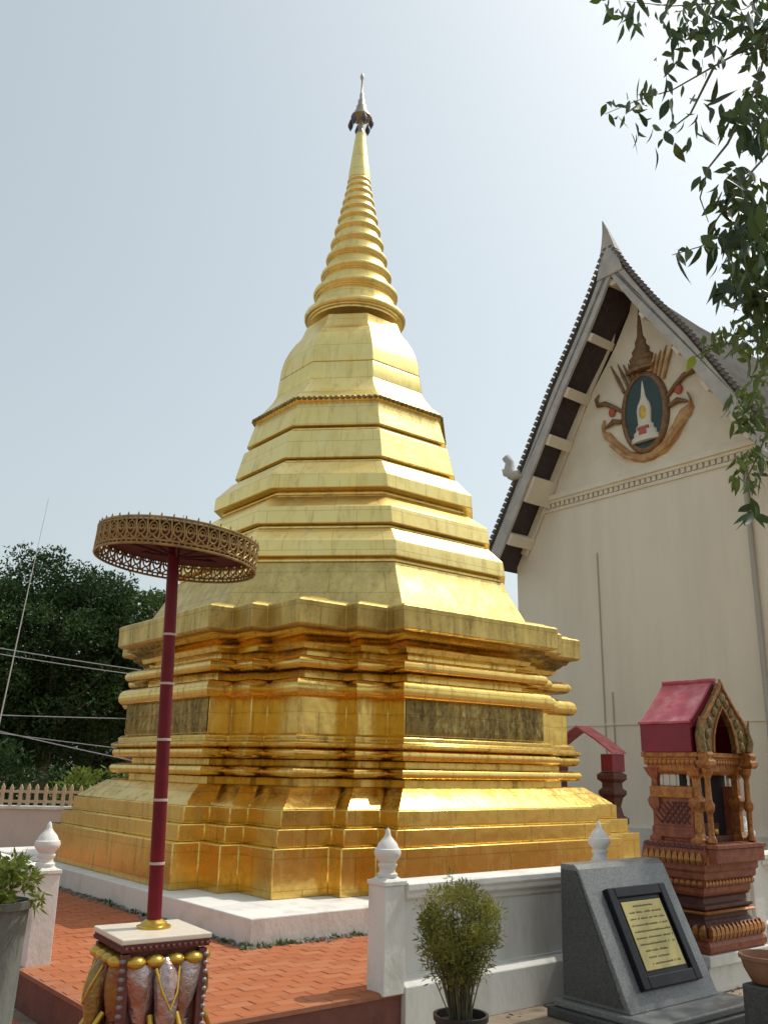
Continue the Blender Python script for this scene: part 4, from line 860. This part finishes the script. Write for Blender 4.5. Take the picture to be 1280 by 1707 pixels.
# ================================================================== BACKGROUND LEFT: fence, trees, cables
FY = 18.0
fe = thing('picket_fence', 'cream picket fence on a pinkish wall beneath the dark trees', 'fence', (-9, FY, 0))
mb = MB(); mb.box(-7, 8, -.10, .10, GZ, .66); mb.build('fence_wall', 'pink_wall', fe)
mb = MB(); mb.box(-7, 8, -.14, .14, .662, .72); mb.build('wall_coping', 'white', fe, bevel=.01)
for z in (.80, .98):
    mb = MB(); mb.box(-7, 8, -.03, -.005, z - .025, z + .025); mb.build('rail', 'fence_paint', fe)
pk = MB(); pk.loft([[(-.035, -.03, .722), (.035, -.03, .722), (.035, -.052, .722), (-.035, -.052, .722)], [(-.035, -.03, 1.05), (.035, -.03, 1.05), (.035, -.052, 1.05), (-.035, -.052, 1.05)], [(-.004, -.03, 1.12), (.004, -.03, 1.12), (.004, -.052, 1.12), (-.004, -.052, 1.12)]]); pkm = pk.mesh('picket')
bmx = bmesh.new(); bmx.from_mesh(pkm); bmesh.ops.recalc_face_normals(bmx, faces=bmx.faces); bmx.to_mesh(pkm); bmx.free()
for k in range(48):
    o = link('picket', pkm, 'fence_paint' if k == 0 else None, fe); o.location = (-2.0 + k * .165, random.uniform(-.004, .004), random.uniform(-.012, .012)); o.rotation_euler = (0, random.uniform(-.02, .02), 0)

def tree(name, label, loc, height, crad, cz, nclump, per, leafm, ln, seed, trunk_r=.22, group='trees beyond the picket fence'):
    random.seed(seed); t = thing(name, label, 'tree', loc, 0, group)
    tk = MB(); tk.tube([(0, 0, 0), (.05, .02, cz * .3), (-.05, .05, cz * .65), (.02, 0, cz * 1.0)], [trunk_r, trunk_r * .8, trunk_r * .65, trunk_r * .35], 10); tr = tk.build('trunk', 'bark', t, smooth=60)
    lb = MB(); cr = MB()
    for k in range(nclump):
        d = Vector((random.gauss(0, 1), random.gauss(0, 1), random.gauss(0, 1))).normalized(); q = random.uniform(.35, 1.0) ** .6 * random.uniform(.86, 1.0)
        c = Vector((d.x * crad[0], d.y * crad[1], cz + d.z * crad[2])) * 1; c = Vector((d.x * crad[0] * q, d.y * crad[1] * q, cz + d.z * crad[2] * q))
        s = random.uniform(.28, .62) * crad[0] * .42
        if k % 6 == 0: lb.tube([(0, 0, cz * random.uniform(.4, .75)), (c.x * .5, c.y * .5, (cz * .6 + c.z) / 2), c], [trunk_r * .35, trunk_r * .22, .02], 6)
        clump_leaves(cr, c, (s, s, s * .75), per, ln, ln * .5, .0, .35)
    lb.build('limbs', 'bark', tr, smooth=60); cr.build('crown', leafm, t, kind='stuff', fix=False)
    return t
def gp(u, Y): p = pix(u, 1266, Y); return Vector((p.x, Y, GZ))
tree('broadleaf_tree', 'tallest dark green tree with rounded top above the picket fence', gp(72, 25), 7.6, (2.9, 2.6, 3.1), 4.55, 300, 200, 'leaf_far', .13, 11)
tree('broadleaf_tree', 'lower rounded tree close to the left edge of the stupa', gp(218, 25.5), 6.6, (1.7, 1.9, 2.6), 4.3, 140, 170, 'leaf_far2', .125, 12)
tree('broadleaf_tree', 'dark tree cut by the left picture edge', gp(-70, 24), 6.4, (2.6, 2.4, 2.9), 3.9, 160, 170, 'leaf_far', .13, 13)
tree('broadleaf_tree', 'dense low tree filling the gap behind the tallest tree', gp(150, 30), 6.0, (4.6, 2.2, 2.7), 2.9, 220, 150, 'leaf_far', .15, 14)
def shrub(label, loc, rad, n, leafm, ln, seed):
    random.seed(seed); t = thing('garden_shrub', label, 'shrub', loc, 0, 'shrubs behind the picket fence'); st = MB(); cr = MB()
    for k in range(n):
        a = random.uniform(0, 6.28); q = random.random() ** .5; c = Vector((rad[0] * q * math.cos(a), rad[1] * q * math.sin(a), rad[2] * random.uniform(.25, 1) * (1.15 - q * .5)))
        st.tube([(0, 0, 0), c * .6, c], [.03, .02, .006], 5); clump_leaves(cr, c, (.28, .28, .24), 70, ln, ln * .38, .1, .2)
    st.build('stems', 'bark', t, kind='stuff'); cr.build('foliage', leafm, t, kind='stuff', fix=False)
shrub('bright yellow green shrub between the fence and the stupa', gp(172, 19.2), (.8, .6, 2.0), 34, 'leaf_light', .15, 31)
shrub('dark shrub behind the left pickets', gp(10, 20), (1.6, .9, 2.3), 60, 'leaf_far', .14, 32)
shrub('mid green shrub behind the middle pickets', gp(100, 19.8), (1.2, .8, 1.3), 40, 'leaf_far', .14, 33)
def cable(label, p0, p1, sag, r, m='cable'):
    mb = MB(); mb.tube([p0.lerp(p1, k / 12) - Vector((0, 0, sag * 4 * (k / 12) * (1 - k / 12))) for k in range(13)], r, 5); tag(mb.build('overhead_cable', m, smooth=60), label, 'cable', 'cables strung before the trees')
cable('topmost overhead cable before the dark trees', pix(-220, 1040, 19.0), pix(330, 1130, 20.5), .06, .011)
cable('overhead cable just under the topmost one', pix(-220, 1048, 19.2), pix(330, 1137, 20.6), .09, .011)
cable('level overhead cable crossing the trees at mid height', pix(-220, 1183, 18.6), pix(330, 1200, 20.6), .03, .011)
cable('lower overhead cable sloping down to the bright shrub', pix(-220, 1165, 18.5), pix(330, 1290, 19.0), .05, .011)
cable('lowest overhead cable left of the stupa', pix(-220, 1190, 18.4), pix(330, 1262, 18.9), .04, .009)
mb = MB(); mb.tube([pix(82, 830, 17), pix(55, 950, 17), pix(30, 1065, 17), pix(-25, 1320, 17), pix(-45, 1432, 17)], [.004, .007, .010, .013, .015], 6); tag(mb.build('slanting_mast', 'pale_cable', smooth=60), 'thin pale slanting mast rising before the tallest tree', 'mast')

# ================================================================== OVERHANGING TREE AT THE RIGHT
random.seed(77)
TB = Vector((6.3, 7.2, GZ))
ot = thing('shade_tree', 'large tree whose drooping leafy branches hang in from the upper right', 'tree', (0, 0, 0))
tk = MB(); top = Vector((6.0, 7.0, 7.0)); tk.tube([TB, TB + Vector((.05, 0, 1.6)), TB + Vector((-.15, -.1, 3.6)), top], [.34, .27, .23, .16], 14); trunk = tk.build('trunk', 'bark', ot, smooth=60)
clusters = [(1120, 28, 100, 42, 40, 0), (1030, 12, 40, 14, 5, 0), (1205, 40, 80, 60, 40, 0), (1150, 100, 60, 38, 15, 0), (1258, 30, 35, 60, 16, 0), (1090, 160, 55, 28, 16, 0), (1035, 185, 35, 22, 9, 0), (1100, 240, 55, 38, 13, 0), (1150, 205, 40, 35, 10, 0), (1200, 195, 30, 35, 8, 0),
            (1255, 205, 32, 52, 34, 0), (1268, 110, 22, 45, 10, 0), (1168, 295, 10, 22, 3, 0), (1235, 325, 45, 38, 22, 0), (1190, 400, 28, 34, 12, 0), (1252, 420, 40, 85, 62, 0), (1212, 470, 26, 45, 16, 0), (1140, 428, 26, 12, 5, 0), (1265, 520, 28, 45, 20, 0),
            (1232, 572, 50, 30, 30, 1), (1266, 605, 22, 50, 18, 1), (1185, 585, 24, 20, 8, 1), (1152, 606, 7, 8, 1, 2), (1242, 692, 34, 36, 26, 1), (1270, 745, 18, 40, 11, 1), (1245, 792, 24, 34, 20, 1), (1253, 852, 7, 18, 3, 0)]
# twigs
tw = MB()
lines = [[(1420, -60), (1290, -20), (1200, 5), (1120, 10), (1040, 2)], [(1420, 40), (1280, 60), (1190, 110), (1120, 150), (1060, 168), (1008, 190)], [(1190, 110), (1150, 190), (1105, 225)], [(1280, 60), (1262, 140), (1255, 230)], [(1400, 200), (1285, 250), (1240, 300), (1195, 365), (1170, 410), (1120, 425)],
         [(1262, 140), (1212, 240), (1180, 280), (1166, 330), (1180, 370)], [(1240, 300), (1255, 400), (1240, 480), (1262, 560)], [(1410, 470), (1290, 530), (1235, 565), (1175, 585), (1150, 600)], [(1290, 530), (1270, 620), (1240, 690)], [(1400, 640), (1290, 690), (1262, 760), (1243, 800), (1254, 850)]]
def pdep(u, v): return 4.75 + .35 * math.sin(u * .013 + v * .006) + .25 * math.sin(v * .011)
for ln_ in lines:
    pts = [pix(u, v, pdep(u, v)) for u, v in ln_]
    tw.tube(pts, [max(.0022, .010 * (1 - k / len(pts)) + (.006 if ln_[0][0] > 1380 and k == 0 else 0)) for k in range(len(pts))], 5)
    if ln_[0][0] > 1380: tw.tube([pts[0], pts[0].lerp(Vector((6.0, 7.0, 5.5)), .5) + Vector((0, 0, .25)), Vector((6.05, 7.05, random.uniform(3.6, 6.2)))], [.016, .035, .08], 6)
branch = tw.build('branches', 'twig', ot, smooth=60)
def leaf_mesh(L, w, bend, fold):
    mb = MB(); rows = []
    for t, ww in ((0, .03), (.12, .45), (.32, .95), (.5, 1.0), (.7, .72), (.87, .3), (1.0, .02)):
        y = L * t; z = -bend * L * t * t
        rows.append([(-w * .5 * ww, y, z + fold * w * .5 * ww), (0, y, z), (w * .5 * ww, y, z + fold * w * .5 * ww)])
    mb.loft(rows, cap=False, closed=False); return mb
lms = []
for L, w, b_, f_ in ((.135, .048, .18, .25), (.12, .040, .3, .35), (.15, .055, .1, .15), (.14, .036, .42, .5), (.11, .052, .05, .4), (.165, .044, -.15, .2)):
    me = leaf_mesh(L, w, b_, f_).mesh('leaf'); lms.append((me, leaf_mesh(L, w, b_, f_)))
def with_mat(me, m): c = me.copy(); c.materials.append(M[m]); c.polygons.foreach_set('use_smooth', [True] * len(c.polygons)); return c
lib = {k: [with_mat(me, m) for me, _ in lms] for k, m in ((0, 'leaf_near'), (1, 'leaf_lit'), (2, 'leaf_yellow'))}
places = []
for cu, cv, ru, rv, n, kind in clusters:
    for _ in range(int(n * (3.0 if cu > 1225 else 1.9 if cu > 1195 or cv < 120 else 1.3))):
        a = random.uniform(0, 6.283); q = random.random() ** .5; u, v = cu + ru * q * math.cos(a), cv + rv * q * math.sin(a)
        p = pix(u, v - 12, pdep(u, v) + random.gauss(0, .22)); sz = random.uniform(.62, 1.22) * (.66 if kind == 1 else 1.0)
        places.append((p, sz, kind))
order = sorted(range(len(places)), key=lambda i: -(places[i][1] + (5 if places[i][2] == 2 else 0)))
restl = {0: MB(), 1: MB()}
for rank, i in enumerate(order):
    p, sz, kind = places[i]
    d = Vector((random.gauss(0, .42), random.gauss(0, .42), -1 + random.gauss(0, .35))) if random.random() < .8 else Vector((random.gauss(0, 1), random.gauss(0, 1), random.gauss(-.2, .4)))
    d.normalize(); n = Vector((random.gauss(0, 1), random.gauss(0, 1), random.gauss(0, .5))); x = d.cross(n).normalized(); z = x.cross(d)
    mt = Matrix(((x.x * sz, d.x * sz, z.x * sz, p.x), (x.y * sz, d.y * sz, z.y * sz, p.y), (x.z * sz, d.z * sz, z.z * sz, p.z), (0, 0, 0, 1)))
    k = random.randrange(6)
    if rank < 290:
        o = bpy.data.objects.new('leaf', lib[kind][k]); COL.objects.link(o); o.parent = branch; o.matrix_local = mt
    else:
        src = lms[k][1]; restl[kind].add([mt @ Vector(v) for v in src.v], src.f)
for k, m in ((0, 'leaf_near'), (1, 'leaf_lit')):
    if restl[k].v: restl[k].build('small_leaves', m, branch, smooth=60, kind='stuff', fix=False)
# the rest of the crown stands outside the picture and shades the plaque
cr = MB(); lb = MB()
for k in range(230):
    d = Vector((random.gauss(0, 1), random.gauss(0, 1), random.gauss(0, 1))).normalized(); q = random.uniform(.3, 1) ** .5
    c = Vector((6.0 + d.x * 3.3 * q, 7.6 + d.y * 3.6 * q, 6.4 + d.z * 2.6 * q)); s = random.uniform(.3, .6)
    ok = True
    for dx, dy, dz in ((-s, 0, 0), (0, 0, -s), (0, 0, s), (0, s, 0), (0, -s, 0), (0, 0, 0)):
        u, v = proj(c + Vector((dx, dy, dz)) * 1.25)
        if u < 1300 and v > -40: ok = False
    if not ok: continue
    if k % 5 == 0: lb.tube([top.lerp(TB, random.uniform(0, .4)), c.lerp(top, .4) + Vector((0, 0, -.2)), c], [.07, .04, .01], 6)
    clump_leaves(cr, c, (s, s, s * .8), 70, .13, .05, -.5, .2)
cr.build('crown', 'leaf_near', ot, kind='stuff', fix=False); lb.build('limbs', 'bark', trunk, smooth=60)
# dry leaves fallen on the soil by the wall
dl = MB(); random.seed(9)
for k in range(420):
    r = random.uniform(4.6, 8.8); l = random.uniform(3.2, 5.40); p = W(r, l, GZ + random.uniform(.004, .02)); add_leaf(dl, p, Vector((random.gauss(0, 1), random.gauss(0, 1), random.gauss(0, .15))), Vector((random.gauss(0, .3), random.gauss(0, .3), 1)), random.uniform(.04, .1), .03)
tag(dl.build('fallen_leaves', 'terracotta', kind='stuff', fix=False), 'dry brown leaves fallen on the soil before the white wall', 'leaves')
